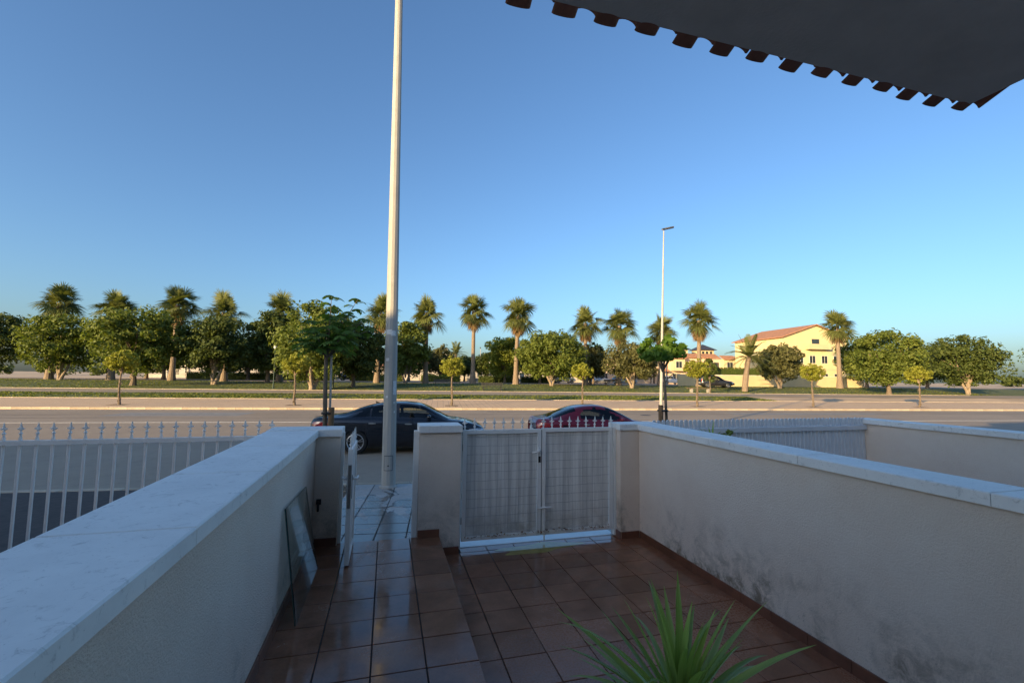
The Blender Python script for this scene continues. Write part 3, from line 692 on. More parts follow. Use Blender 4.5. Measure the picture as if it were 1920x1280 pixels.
def leaf_cloud(g, cen, rad, n, size, clumps=30, flat=0.0, surf=.75, jitter=.25, droop=.2):
    """n leaf quads grouped into clumps spread through an ellipsoid"""
    cen, rad = np.array(cen, float), np.array(rad, float)
    d = g.normal(size=(clumps, 3)); d /= np.linalg.norm(d, axis=1)[:, None]
    if flat: d[:, 2] = np.where(d[:, 2] < -flat, -flat+g.uniform(0, .15, clumps), d[:, 2])
    rr_ = (g.random(clumps)**.45)*surf+.08
    cc = d*rr_[:, None]*rad
    cr = rad.mean()*g.uniform(.16, .38, clumps)*(1 if clumps < 60 else .8)
    idx = g.integers(0, clumps, n); e = g.normal(size=(n, 3)); e /= np.linalg.norm(e, axis=1)[:, None]
    p = cen+cc[idx]+e*(cr[idx]*(g.random(n)**.35))[:, None]*np.array([1, 1, .8])
    nrm = e+g.normal(scale=.55, size=(n, 3))+np.array([0, 0, .35]); nrm /= np.linalg.norm(nrm, axis=1)[:, None]
    t = g.normal(size=(n, 3))-np.array([0, 0, droop]); t -= nrm*(t*nrm).sum(1)[:, None]; t /= np.linalg.norm(t, axis=1)[:, None]
    b = np.cross(nrm, t); s = size*g.uniform(.6, 1.35, n)[:, None]
    V = np.stack([p-t*s, p+b*s*.55, p+t*s, p-b*s*.55], 1)
    return V
g = np.random.default_rng(8)
quads('crown', leaf_cloud(g, (0, 0, 1.12), (.10, .10, .16), 140, .035, 8), MAT['lime'], YF)

# ------------------------------------------------------------------ street lamps
def street_lamp(label, loc, H, r0_, r1, arm_az, lean=(0, 0), door_az=None, stickers=False, hs=1.0):
    L = thing('street_lamp', label, 'street lamp', loc)
    top = Vector((lean[0], lean[1], H))
    pts = [top*(i/6) for i in range(7)]
    MB().tube(pts, [r0_+(r1-r0_)*i/6 for i in range(7)], 12, True, .2).build('pole', MAT['galv'], L)
    MB().lathe([(0, 0), (r0_*1.25, 0), (r0_*1.25, .02), (r0_*1.03, .05)], 12).build('base_collar', MAT['galv'], L)
    dx, dy = math.sin(arm_az), math.cos(arm_az)
    hd = MB(); n = 10
    for i in range(n+1):
        k = i/n; a = (-.10+k*.92)*hs; hw_ = hs*.155*math.sin(math.pi*min(1, .12+k*.82))**.6; hz = H+(.05+.30*k)*hs
        c = Vector((lean[0]+dx*a, lean[1]+dy*a, hz)); sd = Vector((-dy, dx, 0))
        hd.v += [c-sd*hw_, c-sd*hw_*.7+Vector((0, 0, .07*hs)), c+sd*hw_*.7+Vector((0, 0, .07*hs)), c+sd*hw_, c+Vector((0, 0, -.05*hs))]
    for i in range(n):
        for k in range(5): hd.f.append((i*5+k, i*5+(k+1) % 5, i*5+5+(k+1) % 5, i*5+5+k))
    hd.f += [(0, 1, 2, 3, 4), tuple(n*5+k for k in (4, 3, 2, 1, 0))]
    hd.v = [tuple(v) for v in hd.v]; hd.build('lamp_head', MAT['lamp_grey'], L, True)
    if door_az is not None:
        d = Vector((math.sin(door_az), math.cos(door_az), 0)); sd = Vector((d.y, -d.x, 0))
        def plate(name, z0, z1, hw_, mat, off=.004, az=0.0):
            dd = Vector((math.sin(door_az+az), math.cos(door_az+az), 0)); ss = Vector((dd.y, -dd.x, 0))
            m_ = MB(); nseg = 5
            for z in (z0, z1):
                rz_ = r0_+(r1-r0_)*z/H+off; cc_ = top*(z/H)
                for i in range(nseg):
                    a = (i/(nseg-1)-.5)*2*hw_/rz_; v = dd*math.cos(a)*rz_+ss*math.sin(a)*rz_+cc_; m_.v.append((v.x, v.y, z))
            m_.f = [(i, i+1, nseg+i+1, nseg+i) for i in range(nseg-1)]
            return m_.build(name, mat, L)
        plate('access_door', .32, .60, .085, MAT['lamp_grey'], .003); plate('access_door', .335, .585, .073, MAT['galv'], .008); plate('door_lock', .40, .425, .012, MAT['black'], .011)
        if stickers:
            for (z0, z1, hw_, az) in [(1.72, 1.98, .035, -.75), (1.66, 1.70, .022, .45), (2.35, 2.41, .035, .5), (2.83, 2.93, .05, -.35), (2.86, 2.95, .06, .35), (1.55, 1.59, .016, -.7), (1.38, 1.42, .012, -.75)]:
                plate('sticker', z0, z1, hw_, MAT['sticker'], .004, az)
    return L
street_lamp('tall grey street lamp post on the wet pavement outside the walk gate', (.085, 8.93, .128), 12.0, .132, .062, R_(0), (-.14, .02), R_(185), True)
street_lamp('slim street lamp on the far pavement beside a clipped tree', SP(17.17, 22.2, .128), 13.4, .115, .045, R_(75), (.45, 0), hs=1.35)

# ------------------------------------------------------------------ young street trees on the near pavement
def stake(parent, x, y, h):
    MB().tube([(x, y, -.02), (x+.01, y, h)], .052, 10).build('stake', MAT['stake'], parent)
YT = thing('young_tree', 'staked young tree with long drooping leaflets by the gravel pit', 'tree', (-1.06, 8.80, .12))
MB().tube([(0, 0, -.02), (.01, 0, 1.0), (-.02, .01, 1.9), (-.03, 0, 2.6), (.0, .0, 3.0)], [.042, .04, .036, .03, .014], 10).build('trunk', MAT['bark'], YT)
MB().tube([(.085, .03, -.02), (.08, .03, 1.2), (.06, .03, 2.45)], .02, 8).build('support_rod', MAT['galv'], YT)
stake(YT, .10, -.05, 1.50)
MB().lathe([(.0, 0), (.11, 0), (.11, .035), (0, .035)], 14, 'z', (.045, -.01, 1.38)).build('tie_band', MAT['black'], YT)
g = np.random.default_rng(21); Q = []
def compound(p, d, L, nl, ls):
    """pinnate leaf drooping from p in direction d"""
    d = d/np.linalg.norm(d); sd = np.cross(d, [0, 0, 1.0]); sd /= (np.linalg.norm(sd)+1e-6)
    for i in range(nl):
        k = (i+1)/nl; q = p+d*L*k+np.array([0, 0, -1.0])*L*.55*k*k
        for sg in (-1, 1):
            ax = sd*sg*.85+d*.45+np.array([0, 0, -.55-.3*k]); ax /= np.linalg.norm(ax); bx = np.cross(ax, d+np.array([0, 0, .3])); bx /= np.linalg.norm(bx)
            l = ls*g.uniform(.8, 1.2); Q.append([q, q+ax*l*.5+bx*l*.17, q+ax*l, q+ax*l*.5-bx*l*.17])
branch = MB()
shoots = [((0, 0, 2.5), (.02, .0, 3.52)), ((.0, 0, 2.5), (.48, -.05, 3.48)), ((0, 0, 2.5), (.25, .1, 3.2)), ((0, 0, 2.45), (-.40, .1, 3.05)), ((0, 0, 2.4), (.72, .0, 2.95)), ((0, 0, 2.4), (-.25, -.35, 2.85)), ((0, 0, 2.4), (.35, -.4, 2.85)), ((0, 0, 2.4), (.3, .45, 2.9)), ((0, 0, 2.4), (-.5, -.1, 2.7)), ((0, 0, 2.4), (.05, -.3, 3.1)), ((0, 0, 2.4), (.6, .25, 3.15)), ((0, 0, 2.4), (-.1, .3, 3.15))]
for (a, b) in shoots:
    a, b = np.array(a), np.array(b); branch.tube([a, (a+b)/2+np.array([0, 0, .05]), b], [.014, .010, .004], 5)
    for i in range(12):
        k = .25+.75*i/11; p = a+(b-a)*k; an = i*2.4+g.uniform(0, 1)
        d = np.array([math.cos(an), math.sin(an), .35+.5*k]); compound(p, d, g.uniform(.26, .42)*(1.15-.40*k), 7, .12)
branch.build('branch', MAT['bark'], YT); quads('crown', np.array(Q), MAT['ash_leaf'], YT)
YB = thing('young_tree', 'staked young tree with round crown of broad bright leaves', 'tree', (5.93, 8.80, .12))
MB().tube([(.06, 0, -.02), (.05, 0, 1.3), (.02, 0, 2.0), (-.02, .0, 2.45)], [.034, .030, .028, .022], 10).build('trunk', MAT['bark'], YB)
stake(YB, -.13, -.05, 1.52); MB().lathe([(.0, 0), (.12, 0), (.12, .035), (0, .035)], 14, 'z', (-.05, -.02, 1.38)).build('tie_band', MAT['black'], YB)
bb = MB()
for i in range(9):
    an = i*.7*2; bb.tube([(-.03, 0, 2.25), (.12*math.cos(an), .12*math.sin(an), 2.50), (.34*math.cos(an), .34*math.sin(an), 2.72)], [.02, .013, .006], 5)
bb.tube([(.0, 0, 1.95), (.12, 0, 2.12), (.25, .0, 2.22)], [.016, .012, .008], 5)
bb.build('branch', MAT['bark'], YB)
g = np.random.default_rng(31)
quads('crown', leaf_cloud(g, (-.02, 0, 2.66), (.60, .60, .40), 900, .085, 26, .25, .8, droop=.7), MAT['broad_leaf'], YB)

# ------------------------------------------------------------------ topiary trees on the far pavement
def topiary(seed):
    r = random.Random(seed); g = np.random.default_rng(seed)
    T = thing('topiary_tree', 'clipped ball-headed street tree along the far pavement', 'tree', group='clipped street trees on the far pavement')
    pts = [(rnd.uniform(-.05, .05), rnd.uniform(-.05, .05), z) for z in (0, .5, 1.0, 1.5, 2.0, 2.4)]
    m = MB().tube(pts, [.085, .06, .055, .05, .05, .045], 8)
    for i in range(34):   # ivy-like sprouts and knobs up the trunk
        z = r.uniform(.1, 1.5); a = r.uniform(0, 6.28); m.lathe([(0, -.05), (.035, 0), (0, .05)], 5, 'z', (.08*math.cos(a), .08*math.sin(a), z))
    m.build('trunk', MAT['bark'], T)
    b = MB()
    for i in range(7):
        a = i*.9; b.tube([(0, 0, 2.0), (.3*math.cos(a), .3*math.sin(a), 2.5), (.5*math.cos(a), .5*math.sin(a), 2.8)], [.035, .02, .008], 5)
    b.build('branch', MAT['pale_bark'], T)
    V = leaf_cloud(g, (0, 0, 2.78), (1.0, 1.0, .74), 5200, .065, 90, 0, .9)
    c = V.mean(1); e = (c-np.array([0, 0, 2.78]))/np.array([.90, .90, .70]); V = V[(e**2).sum(1) < 1.12]
    quads('crown', V, MAT['topiary'], T)
    return T
tp = [topiary(40), topiary(41)]
for i, s in enumerate([-8.69, 1.84, 11.47, 20.7, -19.2, 30.8, 41.0]):
    t = tp[i] if i < 2 else copy_tree(tp[i % 2])
    t.location = SP(s, 23.2, .155); t.rotation_euler = (0, 0, i*1.3); k = [1, 1, .92, 1.05, 1, 1, 1][i]; t.scale = (k, k, k)
    t['label'] = ['clipped ball-headed street tree beside the large ficus trunk', 'clipped ball-headed street tree above the black sedan bonnet', 'clipped ball-headed street tree above the maroon coupe', 'clipped ball-headed street tree in front of the black people carrier', 'clipped ball-headed street tree beyond the neighbouring spear railing', 'clipped ball-headed street tree in front of the yellow building', 'clipped ball-headed street tree past the yellow building'][i]
    pit = MB().box(-.45, .45, -.45, .45, -.02, .004).build('tree_pit', MAT['soil'], FAR); pit.location = (s, 23.2, gz(23.2)+.032)

# ------------------------------------------------------------------ palms
def fan_frond(pitch, droop, lp, ls, seed, fold=0.0, span=105, roll=0.0):
    r = random.Random(seed); m = MB(); p = R_(pitch); pts = []
    for i in range(5):
        k = i/4; pts.append(Vector((math.cos(p)*lp*k, 0, math.sin(p)*lp*k-.10*lp*k*k)))
    for i in range(5): m.v += [tuple(pts[i]+Vector((0, -.022, 0))), tuple(pts[i]+Vector((0, .022, .004)))]
    for i in range(4): m.f.append((2*i, 2*i+1, 2*i+3, 2*i+2))
    d = (pts[4]-pts[3]).normalized(); h = pts[4]; n = 21; sv = Matrix.Rotation(roll, 3, d) @ Vector((0, 1, 0))
    for i in range(n):
        a = R_(-span+2*span*i/(n-1)+r.uniform(-3, 3)); L = ls*(.72+.28*math.cos(a*.75))*r.uniform(.85, 1.1)
        ax = (d*math.cos(a)+sv*math.sin(a)*(1-fold)+Vector((0, 0, .18))*abs(math.sin(a))).normalized()
        sd = ax.cross(d.cross(sv)).normalized()
        q = []
        for k, wd in ((.0, .012), (.5, .046), (.78, .030), (1.0, .003)):
            c = h+ax*L*k-Vector((0, 0, 1))*droop*L*(k**2.2); q.append((c-sd*wd, c+sd*wd))
        b = len(m.v)
        for (u, v) in q: m.v += [tuple(u), tuple(v)]
        m.f += [(b+2*k, b+2*k+1, b+2*k+3, b+2*k+2) for k in range(3)]
    return m
FR = []
for j, (pi_, dr) in enumerate([(80, .25), (62, .35), (42, .5), (24, .6), (6, .7), (-14, .75), (-34, .6)]):
    for v in range(4):
        o = fan_frond(pi_, dr*.62, [1.15, .4, .85, 1.35][v], 1.30, j*4+v, 0, 100, [-.55, .7, -.25, .35][v]).build('f', MAT['palm_leaf']); FR.append(o.data); bpy.data.objects.remove(o)
DF = []
for v in range(4):
    o = fan_frond(-64-6*v, .30, .75, 1.15, 50+v, .45, 80).build('f', MAT['palm_dead']); DF.append(o.data); bpy.data.objects.remove(o)
def fan_palm(seed, loc, h, size=1.0, lean=(0, 0), ndead=16):
    r = random.Random(seed)
    T = thing('fan_palm', 'tall fan palm with brown dead skirt in the park row', 'palm tree', loc, r.uniform(0, 6.28), 'fan palms in a row across the park')
    lx, ly = lean
    pts = []; rad = []
    for i in range(15):
        k = i/14; pts.append((lx*k*k, ly*k*k, h*k-.1*(i == 0))); rad.append((.30+.22*math.exp(-k*9)-.07*k+(.05 if k > .93 else 0)+r.uniform(-.012, .012))*size)
    m = MB().tube(pts, rad, 12)
    # leaf-base stubs under the crown
    for i in range(26):
        z = h-1.3*r.random(); a = i*2.4; q = .26*size; m.add([(lx+math.cos(a)*q-.06*math.sin(a), ly+math.sin(a)*q+.06*math.cos(a), z), (lx+math.cos(a)*q+.06*math.sin(a), ly+math.sin(a)*q-.06*math.cos(a), z), (lx+math.cos(a)*(q+.14), ly+math.sin(a)*(q+.14), z+.2)], [(0, 1, 2), (2, 1, 0)])
    m.build('trunk', MAT['palm_bark'], T)
    n = 40
    for i in range(n):
        k = i/n; cls = min(6, int(k*7+r.uniform(-.4, .4))) if k > .05 else 0; cls = max(0, cls)
        o = link('frond', FR[cls*4+(r.randrange(4) if i % 5 else 1)], None, T); sc = size*r.uniform(1.08, 1.36)
        o.location = (lx, ly, h+.15-.45*k); o.rotation_euler = (r.uniform(-.12, .12), r.uniform(-.1, .1), i*2.399+r.uniform(-.25, .25)); o.scale = (sc, sc, sc)
    for i in range(10):   # young spears filling the heart of the crown
        o = link('frond', FR[(i % 3)*4+1], None, T); sc = size*.8; o.location = (lx, ly, h+.1); o.rotation_euler = (r.uniform(-.2, .2), r.uniform(-.2, .2), i*2.399); o.scale = (sc, sc, sc)
    for i in range(ndead):
        o = link('dead_frond', DF[r.randrange(4)], None, T); sc = size*r.uniform(.85, 1.15); o.location = (lx, ly, h-.25-.7*r.random()); o.rotation_euler = (0, r.uniform(-.1, .1), i*2.399+r.uniform(-.3, .3)); o.scale = (sc, sc, sc)
    return T
palms = [(-20.2, 55, 9.3, 1.0), (-7.6, 54.5, 9.6, 1.0), (-1.1, 55, 9.9, .98), (5.5, 55, 10.4, .98), (11.7, 55, 10.0, 1.06), (21.9, 54.4, 9.2, 1.02), (27.1, 54.6, 8.9, 1.04), (35.6, 58.4, 8.6, 1.05), (39.5, 53.7, 10.0, 1.12),
         (-27.0, 55, 9.0, 1.0), (-33.2, 55, 9.8, 1.0), (-40.2, 55, 8.8, 1.02), (-47, 55, 9.6, 1.0), (62, 52, 9.8, 1.05)]
PL = {0: 'fan palm rising behind the dense dark tree left of the large ficus', 1: 'fan palm half hidden by the tall grey lamp post', 2: 'fan palm with thin dead skirt next to the grey lamp post', 3: 'fan palm standing between the dark benches, behind the long hedge end', 4: 'fan palm with the thickest brown skirt, between yellow-green tree and dome-shaped tree', 5: 'fan palm behind the clipped street tree above the maroon coupe', 6: 'fan palm behind the olive-brown tree', 7: 'fan palm behind the slim far street lamp', 8: 'largest-crowned fan palm in front of the peach villas', 13: 'fan palm standing past the yellow building'}
for i, (s, t, h, sz) in enumerate(palms):
    PT = fan_palm(100+i, SG(s, t, -.02), h, sz, (rnd.uniform(-.6, .6), rnd.uniform(-.4, .4)), [16, 18, 9, 14, 22, 20, 16, 8, 20, 14, 16, 12, 15, 14][i])
    if i in PL: PT['label'] = PL[i]
def pinnate(pitch, L, droop, seed):
    r = random.Random(seed); m = MB(); p = R_(pitch); n = 12; pts = []
    for i in range(n+1):
        k = i/n; pts.append(Vector((math.cos(p)*L*k, 0, math.sin(p)*L*k-droop*L*k*k)))
    m.tube([tuple(q) for q in pts], [.03*(1-.8*i/n) for i in range(n+1)], 4, False)
    for i in range(2, n*3):
        k = i/(n*3); j = min(n-1, int(k*n)); q = pts[j].lerp(pts[j+1], k*n-j); d = (pts[j+1]-pts[j]).normalized(); l = L*.21*math.sin(math.pi*(.12+.85*k))**.6*r.uniform(.85, 1.1)
        for sg in (-1, 1):
            ax = (d*.65+Vector((0, sg, .25))).normalized(); up = Vector((0, 0, .016))
            e = q+ax*l-Vector((0, 0, l*.12)); b = len(m.v); m.v += [tuple(q-d*.018), tuple(q+d*.018), tuple((q+e)/2+d*.02+up), tuple(e)]; m.f.append((b, b+1, b+2, b+3))
    return m
PF = []
for j, (pi_, dr) in enumerate([(72, .15), (52, .35), (34, .5), (14, .5), (-6, .5)]):
    o = pinnate(pi_, 2.5, dr, 70+j).build('f', MAT['palm_leaf']); PF.append(o.data); bpy.data.objects.remove(o)
def date_palm(label, loc, h, size, lean, seed, thick=.24):
    r = random.Random(seed); T = thing('date_palm', label, 'palm tree', loc)
    pts = [(lean*(i/9)**1.5, 0, h*i/9) for i in range(10)]; m = MB().tube(pts, [thick*(1.25-.3*i/9+(.12 if i > 7 else 0))+r.uniform(-.02, .02) for i in range(10)], 10)
    for i in range(90):
        z = h*(.05+.93*r.random()); a = i*2.4; q = thick*1.0; xx = lean*(z/h)**1.5
        m.add([(xx+math.cos(a)*q-.07*math.sin(a), math.sin(a)*q+.07*math.cos(a), z), (xx+math.cos(a)*q+.07*math.sin(a), math.sin(a)*q-.07*math.cos(a), z), (xx+math.cos(a)*(q+.10), math.sin(a)*(q+.10), z+.12)], [(0, 1, 2), (2, 1, 0)])
    m.build('trunk', MAT['palm_bark'], T)
    for i in range(30):
        k = i/30; o = link('frond', PF[min(4, int(k*5))], None, T); o.location = (lean, 0, h-.1*k); o.rotation_euler = (r.uniform(-.15, .15), r.uniform(-.12, .12), i*2.399+r.uniform(-.2, .2)); s_ = size*r.uniform(.85, 1.1); o.scale = (s_,)*3
    return T
date_palm('feathery date palm with leaning trunk beside the cream garden wall', SG(39.6, 43.5), 4.5, 1.45, .75, 3, .30)
date_palm('small feathery date palm far behind the park benches', SG(4.3, 101.9), 6.6, 1.5, .2, 4, .25)

# ------------------------------------------------------------------ broadleaf trees of the park
def park_tree(label, s, t, z0, z1, rx, n, leaf, mat, seed, trunk_r=.22, bark='bark', multi=1, ry=None, flat=.92, name='park_tree'):
    g = np.random.default_rng(seed); r = random.Random(seed); base = gz(t)
    T = thing(name, label, 'tree', SP(s, t, base-.03)); a0, a1 = max(.9, z0-base-.45), z1-base
    cz = (a0+a1)/2; rz = (a1-a0)/2; ry = ry or rx
    m = MB()
    for k in range(multi):
        a = k*2.1+.4; ex = .0 if multi == 1 else .55
        m.tube([(ex*.15*math.cos(a), ex*.15*math.sin(a), 0), (ex*.4*math.cos(a)+.05, ex*.4*math.sin(a), a0*.5), (ex*1.2*math.cos(a), ex*1.2*math.sin(a), a0+.5), (ex*2*math.cos(a), ex*2*math.sin(a), cz)], [trunk_r*(1.35 if multi == 1 else .9), trunk_r*(1 if multi == 1 else .7), trunk_r*.75*(1 if multi == 1 else .75), trunk_r*.3], 9)
    m.build('trunk', MAT[bark], T)
    b = MB()
    for i in range(11):
        a = i*2.4; q = r.uniform(.5, .8); b.tube([(0, 0, a0*.85), (rx*.3*q*math.cos(a), ry*.3*q*math.sin(a), cz-rz*.3), (rx*q*math.cos(a), ry*q*math.sin(a), cz+rz*r.uniform(-.3, .6))], [trunk_r*.5, trunk_r*.3, .03], 5)
    b.build('branch', MAT[bark], T)
    rx *= 1.22; ry *= 1.22; V = leaf_cloud(g, (0, 0, cz), (rx, ry, rz*1.04), int(n*2.3), leaf*.82, int(60+rx*22), flat, .86)
    quads('crown', V, MAT[mat], T); return T
park_tree('large ficus with pale forked trunk and sunlit left side by the path', -12.2, 40.5, 2.0, 9.9, 3.4, 8500, .20, 'ficus', 1, .28, 'pale_bark', 3)
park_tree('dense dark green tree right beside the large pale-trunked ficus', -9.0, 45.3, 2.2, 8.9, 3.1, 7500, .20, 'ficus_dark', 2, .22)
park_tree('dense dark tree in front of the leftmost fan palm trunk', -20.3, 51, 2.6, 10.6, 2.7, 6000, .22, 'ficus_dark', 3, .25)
park_tree('leafy tree with bright top and white-based trunk behind the grey lamp post', -3.7, 53, 2.6, 9.6, 2.7, 5500, .21, 'ficus', 4, .2, 'pale_bark', 2)
park_tree('low spreading tree in front of a white chimney', .8, 82, 2.8, 8.6, 2.9, 3500, .26, 'olive', 5, .2)
park_tree('small rounded tree just under the far date palm', 6.1, 91, 2.8, 6.8, 2.6, 2500, .28, 'ficus_dark', 6, .2)
park_tree('round dark tree behind the globe park lamp', 10.8, 86, 2.8, 7.6, 2.6, 3000, .27, 'ficus_dark', 7, .2)
park_tree('yellow-green tree left of the thick-skirted palm', 11.6, 66, 2.4, 9.0, 3.1, 4500, .24, 'lime', 8, .2)
park_tree('wide dome-shaped tree with short pale trunk in the lawn', 15.9, 50.6, 2.4, 8.5, 4.2, 8000, .22, 'ficus', 9, .24, 'pale_bark', 2)
park_tree('narrow dark tree between two palms of the row', 27.8, 68, 3.0, 8.6, 2.1, 3000, .25, 'ficus_dark', 10, .2)
park_tree('olive-brown tree with forked trunk on the lawn edge', 26.2, 47.8, 2.2, 7.4, 3.2, 6500, .19, 'olive', 11, .22, 'pale_bark', 3)
park_tree('slim young tree with oval crown near the black people carrier', 33.0, 40.8, 2.4, 4.9, .75, 1400, .13, 'ficus_dark', 12, .06)
park_tree('rounded tree behind the row, next to a white parked car', 22.5, 76, 2.6, 7.2, 2.6, 3000, .26, 'ficus', 13, .2)
park_tree('bushy tree behind the peach house entrance wall', 41, 84, 2.6, 6.6, 2.2, 2200, .27, 'olive', 14, .2)
for j, (lab, s, t, z1, rx, mt) in enumerate([('broad sunlit ficus at the far left of the park', -31.3, 44.5, 9.4, 3.6, 'ficus'), ('dark dense tree between the broad ficuses of the park', -24.6, 47, 8.8, 3.2, 'ficus_dark'), ('yellow-green tree behind the palm row end', -38, 62, 9.5, 3.4, 'lime'), ('large ficus at the end of the palm row', -44.4, 53, 9.2, 3.6, 'ficus'), ('dark tree past the end of the palm row', -55, 56, 9.6, 3.8, 'ficus_dark'),
     ('olive tree at the corner of the yellow building', 50, 50, 7.6, 2.8, 'olive'), ('broad ficus on the lawn past the yellow building', 58, 40.8, 8.8, 3.3, 'ficus'), ('dark ficus at the right end of the lawn', 72, 42, 9.0, 3.6, 'ficus_dark'), ('leafy green tree behind the lawn past the yellow building', 70, 55, 9.5, 3.5, 'ficus'), ('tall green tree at the road end', 95, 45, 10, 4.0, 'ficus'), ('dark tree beside the cream house at the road end', 88, 60, 9.5, 4.2, 'ficus_dark'), ('rounded tree far down the road past the lawn', 118, 44, 9.5, 4.2, 'ficus'), ('dark tree farthest down the road', 145, 46, 10, 4.6, 'ficus_dark')]):
    park_tree(lab, s, t, gz(t)+1.5, z1, rx, 5500, .22, mt, 60+j, .25, 'pale_bark' if j % 2 else 'bark', 1+j % 2*1)
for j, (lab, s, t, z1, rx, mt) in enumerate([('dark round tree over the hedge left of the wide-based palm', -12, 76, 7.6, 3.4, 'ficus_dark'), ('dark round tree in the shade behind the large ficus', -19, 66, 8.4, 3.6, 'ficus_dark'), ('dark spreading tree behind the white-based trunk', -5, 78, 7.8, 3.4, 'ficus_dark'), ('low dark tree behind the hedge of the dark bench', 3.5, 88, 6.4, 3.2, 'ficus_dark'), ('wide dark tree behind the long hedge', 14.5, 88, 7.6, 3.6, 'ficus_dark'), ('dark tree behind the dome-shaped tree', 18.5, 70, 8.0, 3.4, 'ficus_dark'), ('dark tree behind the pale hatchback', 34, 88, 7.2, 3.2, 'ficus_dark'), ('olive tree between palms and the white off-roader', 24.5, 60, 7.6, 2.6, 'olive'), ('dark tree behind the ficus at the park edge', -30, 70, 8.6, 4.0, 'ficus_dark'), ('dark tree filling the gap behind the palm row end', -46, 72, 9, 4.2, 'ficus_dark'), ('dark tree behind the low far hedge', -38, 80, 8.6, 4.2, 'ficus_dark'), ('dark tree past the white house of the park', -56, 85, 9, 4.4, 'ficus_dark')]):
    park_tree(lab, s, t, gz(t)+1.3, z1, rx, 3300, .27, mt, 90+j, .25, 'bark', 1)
# distant belt of trees that closes the view
g = np.random.default_rng(77); VV = []
for s in np.arange(-420, 460, 5.5):
    t = (135 if abs(s) < 120 else 135-.17*min(300, abs(s)-120))+g.uniform(-12, 25); hh = g.uniform(3.5, 6.2); rx = g.uniform(3, 5)
    p = SP(s+g.uniform(-2, 2), t); VV.append(leaf_cloud(g, (p[0], p[1], 1.2+hh*.5), (rx, rx, hh*.55), 420, .42, 14))
tag(quads('distant_woodland', np.concatenate(VV), MAT['ficus_dark']), 'belt of dark trees closing the view far behind the park', 'woodland', kind='stuff')

# hedges
def hedge(label, s0, s1, t, h, wd, seed, mat='ficus_dark'):
    g = np.random.default_rng(seed); L = s1-s0; H = thing('hedge', label, 'hedge', SG(s0, t), -SA)
    MB().box(.1, L-.1, -wd/2+.1, wd/2-.1, -.02, h-.1).build('core', MAT['ficus_dark'], H)
    n = int(L*130); p = np.stack([g.uniform(0, L, n), g.uniform(-wd/2, wd/2, n), g.uniform(.05, h, n)], 1)
    f = g.integers(0, 3, n); p[f == 0, 1] = -wd/2+g.normal(0, .04, (f == 0).sum()); p[f == 1, 2] = h+g.normal(0, .05, (f == 1).sum()); p[f == 2, 1] = wd/2
    t1 = g.normal(size=(n, 3)); t1 /= np.linalg.norm(t1, axis=1)[:, None]; t2 = np.cross(t1, g.normal(size=(n, 3))); t2 /= np.linalg.norm(t2, axis=1)[:, None]; sz = .12
    quads('foliage', np.stack([p-t1*sz, p+t2*sz*.6, p+t1*sz, p-t2*sz*.6], 1), MAT[mat], H); return H
hedge('clipped low hedge left of the palm with the wide base', -14.5, -5.5, 72, 1.15, 1.0, 1, 'ficus')
hedge('clipped low hedge behind the dark bench', -2.5, 4.5, 72, 1.15, 1.0, 2, 'lime')
hedge('long clipped hedge between the two tallest palms', 7.5, 14.3, 70.5, 1.1, 1.0, 3, 'ficus_dark')
hedge('clipped hedge right of the thick-skirted palm', 15.2, 20.5, 71, 1.05, 1.0, 4, 'ficus_dark')
hedge('low hedge at the far left beyond the lawn', -40, -17, 72, 1.1, 1.0, 5, 'ficus')
hedge('tall hedge standing on the cream garden wall line', 45.5, 62, 60.5, 3.0, 1.0, 6, 'ficus')

